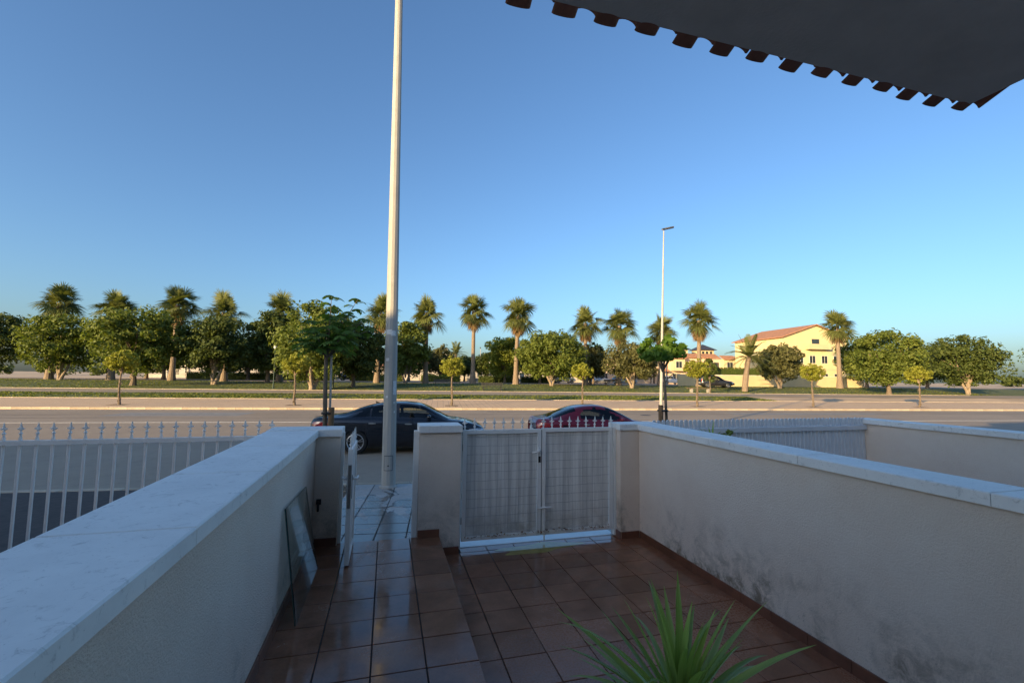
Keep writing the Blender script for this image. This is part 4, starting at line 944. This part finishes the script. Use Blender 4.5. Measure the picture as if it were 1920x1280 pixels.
# ------------------------------------------------------------------ far buildings, walls
GW = thing('garden_wall', 'long cream garden wall behind the black people carrier', 'wall', SG(38.2, 57.5), -SA)
MB().box(0, 34, 0, .25, -.05, 1.75).build('wall', MAT['cream'], GW); MB().box(-.05, 34.05, -.05, .30, 1.752, 1.84).build('cap', MAT['trim'], GW)
def house(label, s, t, seed, mt='pinkish', mirror=False):
    H = thing('villa', label, 'house', SG(s, t), -SA, 'peach villas with dark tower roofs')
    q = -1 if mirror else 1
    def X(a, b): return (a, b) if not mirror else (8-b, 8-a)
    a, b = X(0, 8); MB().box(a+.01, b-.01, 0, 9, -.1, 5.9).build('wall', MAT[mt], H)
    a, b = X(.6, 3.4); MB().box(a, b, -1.3, -.003, 2.9, 5.6).build('bay', MAT['cream'], H)
    # clay roofs
    def shed(x0, x1, y0, y1, z0, z1): return MB().add([(x0, y0, z0), (x1, y0, z0), (x1, y1, z1), (x0, y1, z1), (x0, y0, z0+.14), (x1, y0, z0+.14), (x1, y1, z1+.14), (x0, y1, z1+.14)], [(3, 2, 1, 0), (4, 5, 6, 7), (0, 1, 5, 4), (1, 2, 6, 5), (2, 3, 7, 6), (3, 0, 4, 7)])
    rf = shed(X(.3, 3.7)[0], X(.3, 3.7)[1], -1.7, .0, 5.62, 6.5).build('roof', MAT['roof'], H)
    a, b = X(3.72, 8); shed(a, b-.02, -.5, 1.6, 5.92, 6.9).build('roof', MAT['roof'], H)
    a, b = X(3.9, 7.9); shed(a, b, -1.4, -.002, 2.75, 3.3).build('porch_roof', MAT['roof'], H)
    # entrance arch
    a, b = X(3.6, 5.4); ar = MB(); cx = (a+b)/2; n = 10; prof = [(a, 0), (a, 2.74), (b, 2.74), (b, 0), (cx+.6, 0)]+[(cx+.6*math.cos(u), 1.7+.6*math.sin(u)) for u in [math.pi*i/n for i in range(n+1)]]+[(cx-.6, 0)]
    np_ = len(prof); ar.v = [(x, -1.5, z) for x, z in prof]+[(x, -1.2, z) for x, z in prof]
    ar.f = [tuple(range(np_-1, -1, -1)), tuple(range(np_, 2*np_))]+[(k, (k+1) % np_, np_+(k+1) % np_, np_+k) for k in range(np_)]
    ar.build('entrance_arch', MAT['pinkish'], H)
    MB().box(cx-.5, cx+.5, -.05, -.004, 0, 2.2).build('door', MAT['dark_door'], H)
    for (x0, x1, z0, z1, y) in [(1.2, 2.6, 3.6, 5.0, -1.3), (5.2, 6.4, 3.9, 5.1, 0), (1.0, 2.8, .9, 2.3, 0), (6.2, 7.3, .9, 2.2, 0)]:
        a, b = X(x0, x1); window(H, a, b, z0, z1, y)
    a, b = X(3.8, 5.0); MB().box(a, b, -.03, -.003, 3.3, 5.0).build('balcony_door', MAT['window'], H)
    # tower with hipped dark roof
    a, b = X(3.0, 6.6); tw = MB().box(a, b, 3, 6.6, 5.905, 8.1).build('tower', MAT['cream'], H)
    for k in range(3): MB().box(a+.5+k*1.0, a+1.05+k*1.0, 2.94, 2.997, 6.7, 7.7).build('tower_window', MAT['window'], H)
    MB().add([(a-.5, 2.5, 8.1), (b+.5, 2.5, 8.1), (b+.5, 7.1, 8.1), (a-.5, 7.1, 8.1), ((a+b)/2, 4.8, 9.5), (a-.5, 2.5, 8.02), (b+.5, 2.5, 8.02), (b+.5, 7.1, 8.02), (a-.5, 7.1, 8.02)], [(0, 1, 4), (1, 2, 4), (2, 3, 4), (3, 0, 4), (8, 7, 6, 5), (0, 5, 6, 1), (1, 6, 7, 2), (2, 7, 8, 3), (3, 8, 5, 0)]).build('tower_roof', MAT['dark_roof'], H)
    MB().box(X(6.7, 7.95)[0], X(6.7, 7.95)[1], 1.7, 8.9, 5.905, 6.8).build('roof_terrace_wall', MAT['cream'], H)
    return H
house('peach villa half hidden behind the slim street lamp and broad-leaved tree', 43.4, 86, 3)
house('peach villa with arched entrance and dark tower roof behind a white car', 51.7, 86, 1)
house('peach villa whose dark tower roof stands right of the palm trunk', 60.0, 86, 2, 'pinkish', True)
YBD = thing('apartment_building', 'big plain yellow building behind the date palm', 'building', SG(64.5, 66.5), -SA)
m = MB(); pr = [(0, -.1), (0, 9.2), (7, 11.6), (14, 9.2), (14, -.1)]; m.v = [(x, 0, z) for x, z in pr]+[(x, 14, z) for x, z in pr]; m.f = [(0, 1, 2, 3, 4)[::-1], (5, 6, 7, 8, 9), (0, 5, 6, 1), (1, 6, 7, 2), (2, 7, 8, 3), (3, 8, 9, 4)]
m.f = [tuple(reversed(f)) for f in m.f]
m.build('wall', MAT['yellow'], YBD)
MB().box(-.05, 14.05, -.05, -.003, 3.0, 3.35).build('string_course', MAT['cream'], YBD); MB().tube([(1.6, -.09, 0), (1.6, -.09, 7.4)], .06, 6).build('downpipe', MAT['lamp_grey'], YBD)
for k in range(4):
    for z in (1.0, 4.4): window(YBD, 3.0+k*2.6, 4.2+k*2.6, z, z+1.4, 0)
MB().box(4.6, 9.4, -1.1, -.052, 7.0, 7.15).box(4.6, 9.4, -1.1, -1.04, 7.15, 8.0).build('balcony', MAT['cream'], YBD); MB().box(6.2, 7.8, -.03, -.003, 7.16, 9.0).build('balcony_door', MAT['window'], YBD)
for y0, sg in ((-.5, 0), ):
    MB().add([(-.5, -.5, 9.10), (7, -.5, 11.66), (7, 14.5, 11.66), (-.5, 14.5, 9.10), (-.5, -.5, 9.25), (7, -.5, 11.85), (7, 14.5, 11.85), (-.5, 14.5, 9.25)], [(3, 2, 1, 0), (4, 5, 6, 7), (0, 1, 5, 4), (2, 3, 7, 6), (3, 0, 4, 7)]).build('roof', MAT['roof'], YBD)
    MB().add([(7.002, -.5, 11.66), (14.5, -.5, 9.10), (14.5, 14.5, 9.10), (7.002, 14.5, 11.66), (7.002, -.5, 11.85), (14.5, -.5, 9.25), (14.5, 14.5, 9.25), (7.002, 14.5, 11.85)], [(3, 2, 1, 0), (4, 5, 6, 7), (0, 1, 5, 4), (1, 2, 6, 5), (2, 3, 7, 6)]).build('roof', MAT['roof'], YBD)
# low white houses and railing seen under the tree crowns
for j, (s0, ln, hh, mt, lab) in enumerate([(-62, 26, 3.4, 'far_white', 'long white house behind the left park trees'), (-34, 20, 3.2, 'far_white', 'low cream house behind the large ficus'), (-11, 15, 3.8, 'far_white', 'white house with a chimney behind the park trees'), (6, 13, 3.2, 'far_white', 'low cream house behind the globe lamp'), (21, 13, 3.4, 'far_white', 'white house behind the dome-shaped tree'), (36, 10, 5.0, 'pinkish', 'peach house left of the arched villa'), (80, 30, 6.2, 'cream', 'cream house past the yellow building')]):
    Hh = thing('row_house', lab, 'house', SG(s0, 112 if j < 5 else 98), -SA, 'houses behind the park')
    MB().box(0, ln, 0, 9, -.1, hh).build('wall', MAT[mt], Hh); MB().add([(-.4, -.5, hh+.003), (ln+.4, -.5, hh+.003), (ln+.4, 4.5, hh+1.3), (-.4, 4.5, hh+1.3), (ln+.4, 9.5, hh+.003), (-.4, 9.5, hh+.003)], [(0, 1, 2, 3), (3, 2, 4, 5), (1, 4, 2), (0, 3, 5)]).build('roof', MAT['roof'], Hh)
    x = 1.2
    while x < ln-2: window(Hh, x, x+1.3, 1.0, 2.3, 0); x += 3.4
    if j == 2: MB().box(12.6, 13.8, 3, 4.2, hh+.4, hh+4.6).build('chimney', MAT['far_white'], Hh)
RL = thing('railing', 'long white railing wall seen under the park trees', 'railing', SG(-60, 96), -SA)
MB().box(0, 100, -.1, .1, -.05, .7).build('plinth', MAT['far_white'], RL)
for z in (.95, 1.75): MB().box(0, 100, -.03, .03, z, z+.07).build('rail', MAT['far_white'], RL)
m = MB(); x = .1
while x < 100: m.box(x, x+.06, -.02, .02, .703, 1.74); x += .22
o = m.build('railing_bars', MAT['far_white'], RL); o['kind'] = 'stuff'
for k in range(26): MB().box(k*4-.15, k*4+.15, -.17, .17, -.05, 2.0).build('post', MAT['far_white'], RL)

# ------------------------------------------------------------------ park furniture
def bench(label, s, t, L, back=True, rz=0.0):
    B = thing('park_bench', label, 'bench', SG(s, t), -SA+rz)
    for k in range(3): MB().box(-L/2, L/2, -.22+k*.15, -.10+k*.15, .42, .46).build('seat_slat', MAT['bench'], B)
    if back:
        for k in range(2): MB().box(-L/2, L/2, .26, .30, .58+k*.17, .72+k*.17).build('back_slat', MAT['bench'], B)
    for x in (-L/2+.25, L/2-.25): MB().box(x-.04, x+.04, -.2, .28, 0, .418).box(x-.03, x+.03, .22, .258, .418, .9 if back else .42).build('leg', MAT['bench'], B)
bench('dark slatted bench on the lawn beside a clipped street tree', 1.3, 47.5, 2.3)
bench('dark slatted bench at the kerb of the asphalt path', 6.8, 41.6, 2.5)
bench('dark bench under the olive-brown tree', 25.5, 53, 2.4)
PB = thing('picnic_bench', 'low wooden bench on concrete feet by the right path', 'bench', SG(32.2, 41.5), -SA)
MB().box(-1.7, 1.7, -.22, .22, .46, .53).build('seat', MAT['bench_wood'], PB)
for x in (-1.2, 1.0): MB().box(x-.12, x+.12, -.18, .18, 0, .457).build('leg', MAT['concrete'], PB)
def park_lamp(label, s, t, h, globe=True):
    L = thing('park_lamp', label, 'lamp', SG(s, t)); MB().tube([(0, 0, 0), (0, 0, .6), (0, 0, .65), (0, 0, h)], [.09, .08, .055, .045], 10).build('post', MAT['green_post'], L)
    MB().lathe([(.04, 0), (.13, .04), (.17, .16), (.15, .30), (.06, .38), (0, .39)], 12, 'z', (0, 0, h)).build('globe', MAT['globe'], L, True)
park_lamp('green park lamp post left of the large ficus', -16.3, 41.5, 4.2)
park_lamp('green park lamp post under the dense dark tree', -10.9, 44, 3.6)
park_lamp('park lamp with white globe behind the lawn', 10.1, 75.6, 3.6)
FL2 = street_lamp('distant street lamp above the far trees', SG(11.3, 111), 8.5, .1, .06, R_(200))
street_lamp('distant street lamp beside the tallest right palm', SG(36.5, 58), 7.8, .09, .05, R_(100))

# ------------------------------------------------------------------ cars
def cr(pts, x):
    xs = [p[0] for p in pts]; ys = [p[1] for p in pts]
    n = len(xs); d = [(ys[min(i+1, n-1)]-ys[max(i-1, 0)])/(xs[min(i+1, n-1)]-xs[max(i-1, 0)]) for i in range(n)]
    if x <= xs[0]: return ys[0]
    if x >= xs[-1]: return ys[-1]
    i = max(k for k in range(n-1) if xs[k] <= x); h = xs[i+1]-xs[i]; u = (x-xs[i])/h
    return (2*u**3-3*u*u+1)*ys[i]+(u**3-2*u*u+u)*h*d[i]+(-2*u**3+3*u*u)*ys[i+1]+(u**3-u*u)*h*d[i+1]
def inpoly(x, y, poly):
    c = False; n = len(poly)
    for i in range(n):
        (x1, y1), (x2, y2) = poly[i], poly[i-1]
        if (y1 > y) != (y2 > y) and x < (x2-x1)*(y-y1)/(y2-y1)+x1: c = not c
    return c
WH = {}
def wheel_parts(parent, x, y, r, side, spokes):
    """wheel centred on (x, y); side=+1 faces +y, -1 faces -y"""
    W = MB().lathe([(0, -.02), (r*.62, -.02), (r*.62, .02), (0, .02)], 20, 'y').build('wheel', MAT['interior'], parent); W.location = (x, y, r); W.rotation_euler = (0, 0, 0 if side < 0 else math.pi)
    MB().lathe([(r*.66, -.105), (r*.80, -.115), (r*.95, -.105), (r, -.07), (r, .07), (r*.95, .105), (r*.66, .10)], 32, 'y').build('tyre', MAT['tyre'], W, True)
    m = MB().lathe([(r*.64, -.095), (r*.70, -.108), (r*.665, -.112), (r*.63, -.10), (r*.62, -.03)], 32, 'y')
    m.lathe([(0, -.078), (r*.13, -.078), (r*.15, -.06), (r*.15, -.02)], 14, 'y')
    for k in range(spokes):
        for off in (-.10, .10):
            a = 2*math.pi*k/spokes+.3; ca, sa = math.cos(a), math.sin(a); ob = off*.5
            i0, i1 = r*.10, r*.65
            p = lambda q, o_, y_: (q*math.cos(a+o_)-0, y_, q*math.sin(a+o_))
            wv0, wv1 = .22, .035
            m.add([p(i0, ob-wv0, -.07), p(i0, ob+wv0, -.07), p(i1, off*1.7+wv1, -.10), p(i1, off*1.7-wv1, -.10), p(i0, ob-wv0, -.045), p(i0, ob+wv0, -.045), p(i1, off*1.7+wv1, -.07), p(i1, off*1.7-wv1, -.07)], [(0, 1, 2, 3), (7, 6, 5, 4), (0, 4, 5, 1), (1, 5, 6, 2), (2, 6, 7, 3), (3, 7, 4, 0)])
    m.build('rim', MAT['rim'], W)
def car(label, loc, rz, spec, paint, group=None, name='parked_car', ns=110, detail=True):
    """x forward from rear bumper (0) to nose (L), y left, z up"""
    L, Wd = spec['L'], spec['W']/2
    C = thing(name, label, 'car', loc, rz, group)
    half = [('B', 0.0)]; rows_ = []
    ng = 7
    def ring(x):
        w_ = Wd*cr(spec['plan'], x/L); b = cr(spec['belt'], x); r = cr(spec['roof'], x); r = max(r, b+.012); wr = min(w_-.10, Wd*cr(spec['rw'], x/L)); z0 = cr(spec['sill'], x)
        hh = max(b-z0, .05); out = [(0, z0), (w_-.12, z0), (w_-.035, z0+.05*min(1, hh)), (w_-.008, z0+.30*hh), (w_, z0+.56*hh), (w_-.012, z0+.78*hh), (w_-.03, z0+.90*hh), (w_-.065, b-.018), (w_-.09, b)]
        gh = r-b
        edge = r-min(.05, gh*.45)
        for k in range(1, ng+1):
            u = k/ng; out.append(((w_-.09)*(1-u)+wr*u+.035*math.sin(math.pi*u)*min(1, gh/.3), b*(1-u)+edge*u))
        out += [(wr*.90, r-min(.02, gh*.15)), (wr*.70, r), (wr*.35, r+min(.010, gh*.1)), (0, r+min(.012, gh*.1))]
        return out
    xs = sorted(set([L*(i/ns) for i in range(ns+1)])); rings = [ring(x) for x in xs]; K = len(rings[0])
    bodies = {'body': MB(), 'side_window': {}, 'windscreen': MB(), 'rear_window': MB()}
    V = []
    for x, rg in zip(xs, rings):
        for (y, z) in rg: V.append((x, y, z))
        for (y, z) in rg[1:-1]: V.append((x, -y, z))
    stride = K+K-2
    def vid(i, k, sd): return i*stride+(k if sd > 0 or k in (0, K-1) else K+k-1)
    cls = {}
    gl0, gl1 = 8, 8+ng
    arches = [(spec['ax'][0], spec['wr']), (spec['ax'][1], spec['wr'])]
    for i in range(len(xs)-1):
        for k in range(K-1):
            xm = (xs[i]+xs[i+1])/2; zm = (rings[i][k][1]+rings[i][k+1][1]+rings[i+1][k][1]+rings[i+1][k+1][1])/4
            key = 'body'
            if gl0 <= k < gl1:
                for j, poly in enumerate(spec['side']):
                    if inpoly(xm, zm, poly): key = ('side', j)
            if k >= gl1-1:
                if spec['ws'][0] < xm < spec['ws'][1]: key = 'windscreen'
                if spec['rs'][0] < xm < spec['rs'][1]: key = 'rear_window'
            if k < 8:
                if any((xm-ax)**2+(zm-r_)**2 < (r_*1.10)**2 for ax, r_ in arches): continue
            for sd in (1, -1):
                q = [vid(i, k, sd), vid(i+1, k, sd), vid(i+1, k+1, sd), vid(i, k+1, sd)]
                if sd > 0: q = q[::-1]
                cls.setdefault((key, sd) if isinstance(key, tuple) else key, []).append(tuple(q))
    n0 = 0
    cap0 = [vid(0, k, 1) for k in range(K)]+[vid(0, k, -1) for k in range(K-2, 0, -1)]
    capn = [vid(len(xs)-1, k, 1) for k in range(K)]+[vid(len(xs)-1, k, -1) for k in range(K-2, 0, -1)]
    cls['body'] += [tuple(cap0), tuple(capn[::-1])]
    def emit(nm, faces, mat):
        used = sorted({v for f in faces for v in f}); mp = {v: i for i, v in enumerate(used)}
        mb = MB(); mb.v = [V[v] for v in used]; mb.f = [tuple(mp[v] for v in f) for f in faces]
        return mb.build(nm, mat, C, True)
    for key, faces in cls.items():
        if key == 'body': B = emit('body', faces, paint)
        elif isinstance(key, tuple): emit('side_window', faces, spec.get('glass', MAT['car_glass']))
        else: emit(key, faces, MAT['car_glass'])
    m = MB()
    for (ax, r_) in arches:
        for sy in (-1, 1):
            yy = Wd*cr(spec['plan'], ax/L)
            # wheel-well liner and arch lip
            pts0 = [(ax+r_*1.12*math.cos(a), r_+r_*1.12*math.sin(a)) for a in [math.pi*(-.12+1.24*i/18) for i in range(19)]]
            for (px, pz), (qx, qz) in zip(pts0[:-1], pts0[1:]):
                m.add([(px, sy*(yy-.015), pz), (qx, sy*(yy-.015), qz), (qx, sy*(yy-.30), qz), (px, sy*(yy-.30), pz)], [(0, 1, 2, 3)])
            m.add([(ax, sy*(yy-.30), r_)]+[(px, sy*(yy-.30), pz) for px, pz in pts0], [(0, i, i+1) for i in range(1, 19)])
    m.build('wheel_well', MAT['interior'], C)
    m = MB()
    for (ax, r_) in arches:
        for sy in (-1, 1):
            yy = Wd*cr(spec['plan'], ax/L)
            pts0 = [(ax+q*math.cos(a), sy*(yy-.012+(0 if q > r_*1.1 else .006)), r_+q*math.sin(a)) for a in [math.pi*(-.06+1.12*i/18) for i in range(19)] for q in (r_*1.06, r_*1.20)]
            b0 = len(m.v); m.v += pts0; m.f += [(b0+2*i, b0+2*i+2, b0+2*i+3, b0+2*i+1) for i in range(18)]
    m.build('arch_trim', paint, C)
    for ax, r_ in arches:
        for sy in (-1, 1): wheel_parts(C, ax, sy*(Wd*cr(spec['plan'], ax/L)-.125), r_, sy, spec.get('spokes', 5))
    for sy in (-1, 1):
        def pt(x, z, push=.004):
            rg = ring(x); 
            for k in range(1, K-1):
                (y0_, z0_), (y1_, z1_) = rg[k], rg[k+1]
                if z0_ <= z <= z1_ and z1_ > z0_: return (x, sy*(y0_+(y1_-y0_)*(z-z0_)/(z1_-z0_)+push), z)
            return (x, sy*(rg[4][0]+push), z)
        def patch(nm, x0, x1, z0, z1, mat, push=.006, n=7, skew=0.0):
            mb = MB()
            for i in range(n+1):
                x = x0+(x1-x0)*i/n; sh = math.sin(math.pi*(.18+.64*i/n))
                zc, hz = (z0+z1)/2+skew*(i/n-.5), (z1-z0)/2*sh
                for q in (-1, -.3, .3, 1): mb.v.append(pt(x, zc+hz*q, push))
            for i in range(n):
                for q in range(3): a = i*4+q; mb.f.append((a, a+4, a+5, a+1) if sy < 0 else (a+1, a+5, a+4, a))
            return mb.build(nm, mat, C, True)
        for nm, (x0, x1, z0, z1), mt in spec['lamps']: patch(nm, x0, x1, z0, z1, MAT[mt])
        if detail:
            for (x0, z) in spec['handles']: patch('door_handle', x0, x0+.20, z-.018, z+.018, MAT['chrome'], .022)
            x, z = spec['mirror']; yb = pt(x, z)[1]
            mb = MB().lathe([(0, -.09), (.05, -.085), (.085, -.03), (.09, .04), (.07, .085), (0, .09)], 10, 'y'); mb.v = [(x+v[0]*.75+.03*(abs(v[1])/.09), yb+sy*.14+v[1]*1.1, z+.05+v[2]*.8) for v in mb.v]
            mb.tube([(x, yb-sy*.02, z-.01), (x, yb+sy*.10, z+.03)], .02, 6); mb.build('mirror', paint, C, True)
            # door shut lines
            for xd in spec['shuts']:
                mb = MB(); zz0, zz1 = cr(spec['sill'], xd)+.06, cr(spec['belt'], xd)-.01
                for i in range(9):
                    z = zz0+(zz1-zz0)*i/8; a = pt(xd, z, .002); b = pt(xd+.010, z, .002); mb.v += [a, b]
                mb.f = [(2*i, 2*i+1, 2*i+3, 2*i+2) for i in range(8)]; mb.build('shut_line', MAT['black'], C)
            if 'crease' in spec:
                mb = MB(); x0, x1, z0, z1 = spec['crease']
                for i in range(25):
                    k = i/24; x = x0+(x1-x0)*k; z = z0+(z1-z0)*k; mb.v += [pt(x, z-.012, .000), pt(x, z, .009), pt(x, z+.012, .0)]
                for i in range(24): mb.f += [(3*i, 3*i+3, 3*i+4, 3*i+1), (3*i+1, 3*i+4, 3*i+5, 3*i+2)]
                mb.build('body_crease', paint, C)
    mb = MB(); fl = min(spec['belt'][3][1], .9)-.12; xf, xr = spec['ws'][1]-.15, spec['rs'][1]-.25
    mb.box(max(.25, xr-.3), xf+.1, -Wd*.80, Wd*.80, .28, .42).build('cabin_floor', MAT['interior'], C)
    MB().box(spec['ws'][1]-.42, spec['ws'][1]-.08, -Wd*.76, Wd*.76, .5, fl+.06, .04).build('dashboard', MAT['interior'], C)
    for sx in (spec['ws'][0]-.75, max(xr+.25, spec['ws'][0]-1.65)):
        for sy in (-.37, .37):
            MB().box(sx-.05, sx+.45, sy-.24, sy+.24, .42, .60, .04).box(sx-.20, sx-.06, sy-.23, sy+.23, .5, fl+.14, .05).box(sx-.19, sx-.10, sy-.12, sy+.12, fl+.16, fl+.33, .03).build('seat', MAT['interior'], C)
    if spec.get('antenna'):
        x = spec['antenna']; z = cr(spec['roof'], x); MB().add([(x-.09, 0, z+.08), (x-.07, .012, z), (x-.07, -.012, z), (x+.09, 0, z+.005)], [(0, 1, 3), (0, 3, 2), (0, 2, 1), (1, 2, 3)]).build('antenna_fin', MAT['black'], C)
    x = .02; MB().box(-.012, .015, -.26, .26, spec['plate']-.055, spec['plate']+.055).build('number_plate', MAT['sticker'], C)
    return C
PLAN = [(0, .70), (.015, .80), (.05, .90), (.12, .965), (.25, 1.0), (.7, 1.0), (.85, .97), (.93, .90), (.975, .80), (1.0, .62)]
SED = dict(L=4.72, W=1.86, plan=PLAN, ax=(1.02, 3.84), wr=.335,
    belt=[(0, .86), (.06, .96), (.4, 1.0), (1.2, 1.0), (2.4, .965), (3.3, .93), (3.75, .88), (4.3, .78), (4.6, .68), (4.72, .55)],
    roof=[(0, .87), (.06, .985), (.30, 1.035), (.62, 1.10), (1.1, 1.27), (1.55, 1.375), (2.05, 1.42), (2.45, 1.415), (2.85, 1.34), (3.3, 1.12), (3.62, .965), (3.9, .925), (4.3, .84), (4.6, .73), (4.72, .58)],
    rw=[(0, .78), (.08, .76), (.16, .66), (.30, .60), (.55, .61), (.68, .68), (.78, .80), (.9, .82), (1, .6)],
    sill=[(0, .36), (.15, .26), (.6, .20), (4.0, .18), (4.5, .22), (4.72, .34)],
    side=[[(.92, 1.035), (1.35, 1.035), (1.35, 1.265), (1.12, 1.17)], [(1.40, 1.035), (2.10, 1.02), (2.10, 1.355), (1.72, 1.345), (1.40, 1.285)], [(2.18, 1.02), (3.26, .985), (3.0, 1.16), (2.72, 1.30), (2.46, 1.355), (2.18, 1.355)]],
    ws=(2.78, 3.60), rs=(.50, 1.42), lamps=[('tail_light', (.03, .42, .76, .90), 'tail'), ('headlight', (4.18, 4.62, .58, .70), 'head')],
    handles=[(1.36, .86), (2.36, .84)], mirror=(3.02, .99), shuts=(1.30, 2.14, 3.30), crease=(.35, 4.2, .885, .80), antenna=1.50, plate=.62)
def stretch(sp, d, at):
    f = lambda x: x+d*min(1, x/at)
    q = dict(sp); q['L'] = sp['L']+d
    for k in ('belt', 'roof', 'sill'): q[k] = [(f(x), z) for x, z in sp[k]]
    q['side'] = [[(f(x), z) for x, z in p] for p in sp['side']]; q['ax'] = tuple(f(x) for x in sp['ax']); q['ws'] = tuple(f(x) for x in sp['ws']); q['rs'] = tuple(f(x) for x in sp['rs'])
    q['lamps'] = [(n_, (x0 if x0 < .1 else f(x0), f(x1) if x0 > .1 else x1+.1, a_, b2), m_) for n_, (x0, x1, a_, b2), m_ in sp['lamps']]
    q['handles'] = [(f(x), z) for x, z in sp['handles']]; q['mirror'] = (f(sp['mirror'][0]), sp['mirror'][1]); q['shuts'] = tuple(f(x) for x in sp['shuts'])
    if 'crease' in sp: c = sp['crease']; q['crease'] = (f(c[0]), f(c[1]), c[2], c[3])
    if 'antenna' in sp: q['antenna'] = f(sp['antenna'])
    return q
SED = stretch(SED, .26, .55)
BC = car('glossy black sedan parked side-on behind the grey lamp post', SP(-2.55, 4.93, 0), -SA, SED, MAT['black_paint'])
COUPE = dict(L=4.29, W=1.85, plan=[(0, .72), (.02, .82), (.06, .92), (.15, .985), (.25, 1.0), (.55, .96), (.8, .98), (.9, .92), (.97, .80), (1, .62)], ax=(.86, 3.47), wr=.335,
    belt=[(0, .80), (.06, .90), (.3, .93), (.9, .95), (1.6, .90), (2.6, .87), (3.1, .85), (3.6, .78), (4.1, .64), (4.29, .5)],
    roof=[(0, .82), (.05, .945), (.22, .965), (.55, 1.03), (1.0, 1.20), (1.4, 1.315), (1.8, 1.355), (2.1, 1.345), (2.5, 1.24), (2.95, 1.02), (3.15, .92), (3.5, .85), (4.0, .73), (4.29, .53)],
    rw=[(0, .80), (.07, .76), (.18, .66), (.32, .58), (.5, .59), (.62, .66), (.72, .78), (.85, .82), (1, .6)],
    sill=[(0, .36), (.15, .26), (.6, .19), (3.6, .17), (4.1, .21), (4.29, .32)],
    side=[[(1.35, .98), (2.72, .93), (2.5, 1.08), (2.2, 1.24), (1.85, 1.285), (1.55, 1.24), (1.38, 1.12)]],
    ws=(2.22, 3.06), rs=(.38, 1.25), lamps=[('tail_light', (.03, .40, .72, .86), 'tail'), ('headlight', (3.72, 4.15, .52, .66), 'head')],
    handles=[(1.42, .80)], mirror=(2.62, .90), shuts=(1.32, 2.72), plate=.58, crease=(.3, 1.2, .92, .94))
RC = car('maroon coupe with domed rear window parked beyond the driveway gate', SP(3.95, 4.93, 0), -SA, COUPE, MAT['red_paint'])
# black roof of the coupe, aluminium-like arches stay body colour
SUV = dict(L=4.4, W=1.85, plan=PLAN, ax=(.85, 3.5), wr=.35,
    belt=[(0, .95), (.08, 1.02), (.5, 1.05), (2.5, 1.02), (3.1, 1.0), (3.6, .97), (4.2, .85), (4.4, .65)],
    roof=[(0, .98), (.06, 1.30), (.25, 1.58), (.6, 1.66), (1.6, 1.70), (2.2, 1.66), (2.6, 1.50), (3.1, 1.10), (3.4, 1.04), (4.1, .93), (4.4, .68)],
    rw=[(0, .72), (.15, .70), (.5, .70), (.65, .74), (.75, .82), (1, .6)], sill=[(0, .40), (.5, .26), (3.8, .26), (4.4, .40)],
    side=[[(.35, 1.10), (1.25, 1.10), (1.25, 1.56), (.6, 1.53)], [(1.33, 1.10), (2.2, 1.08), (2.2, 1.53), (1.33, 1.57)], [(2.27, 1.08), (2.95, 1.05), (2.55, 1.40), (2.27, 1.52)]],
    ws=(2.36, 3.12), rs=(.02, .28), lamps=[('tail_light', (.03, .25, .85, 1.05), 'tail'), ('headlight', (3.9, 4.28, .68, .82), 'head')], handles=[], mirror=(2.9, 1.05), shuts=(), plate=.7)
MPV = dict(SUV, L=4.6, ax=(.85, 3.6), roof=[(0, .98), (.05, 1.35), (.18, 1.60), (.5, 1.68), (2.0, 1.68), (2.5, 1.58), (3.1, 1.18), (3.45, 1.03), (4.2, .90), (4.6, .66)],
    belt=[(0, .92), (.08, .98), (.5, 1.0), (2.8, .99), (3.2, .98), (3.7, .93), (4.3, .80), (4.6, .60)], side=[[(.3, 1.06), (1.15, 1.06), (1.15, 1.56), (.42, 1.54)], [(1.22, 1.06), (2.1, 1.05), (2.1, 1.56), (1.22, 1.56)], [(2.17, 1.05), (3.1, 1.03), (2.62, 1.44), (2.17, 1.55)]], ws=(2.5, 3.3), lamps=[('tail_light', (.03, .2, .9, 1.2), 'tail'), ('headlight', (4.1, 4.5, .62, .76), 'head')])
HAT = dict(SUV, L=4.1, ax=(.75, 3.25), wr=.31, roof=[(0, .90), (.06, 1.10), (.3, 1.36), (.8, 1.45), (1.6, 1.47), (2.1, 1.40), (2.7, 1.05), (3.0, .95), (3.7, .82), (4.1, .58)],
    belt=[(0, .85), (.08, .92), (.5, .95), (2.4, .92), (2.8, .90), (3.3, .84), (3.9, .72), (4.1, .55)], sill=[(0, .36), (.5, .22), (3.6, .22), (4.1, .34)], side=[[(.45, 1.0), (1.2, .98), (1.2, 1.36), (.75, 1.32)], [(1.28, .98), (2.5, .95), (2.15, 1.22), (1.9, 1.34), (1.28, 1.37)]], ws=(1.95, 2.72), rs=(.05, .38), lamps=[('tail_light', (.03, .2, .75, .92), 'tail'), ('headlight', (3.6, 4.0, .56, .68), 'head')])
def far_car(label, s, t, rz, spec, mt):
    car(label, SG(s, t, .01), -SA+rz, spec, MAT[mt], 'cars parked around the park', 'parked_car', 44, False)
far_car('black people carrier parked by the cream garden wall', 37.6, 50.5, -.25, MPV, 'dark_paint')
far_car('white off-roader parked before the arched villa', 46.4, 79, 0, SUV, 'white_paint')
far_car('white off-roader half hidden by a bush behind the dome-shaped tree', 21.8, 73.5, .1, SUV, 'white_paint')
far_car('pale hatchback parked behind the clipped tree and palms', 30.6, 77, .05, HAT, 'silver_paint')
far_car('silver car parked behind the olive-brown tree trunk', 30.0, 64, .0, HAT, 'silver_paint')
far_car('dark car parked in the shade behind the left hedge', -18, 80, .0, HAT, 'dark_paint')
far_car('dark car parked behind the yellow-green hedge', -2.5, 80, .0, HAT, 'dark_paint')
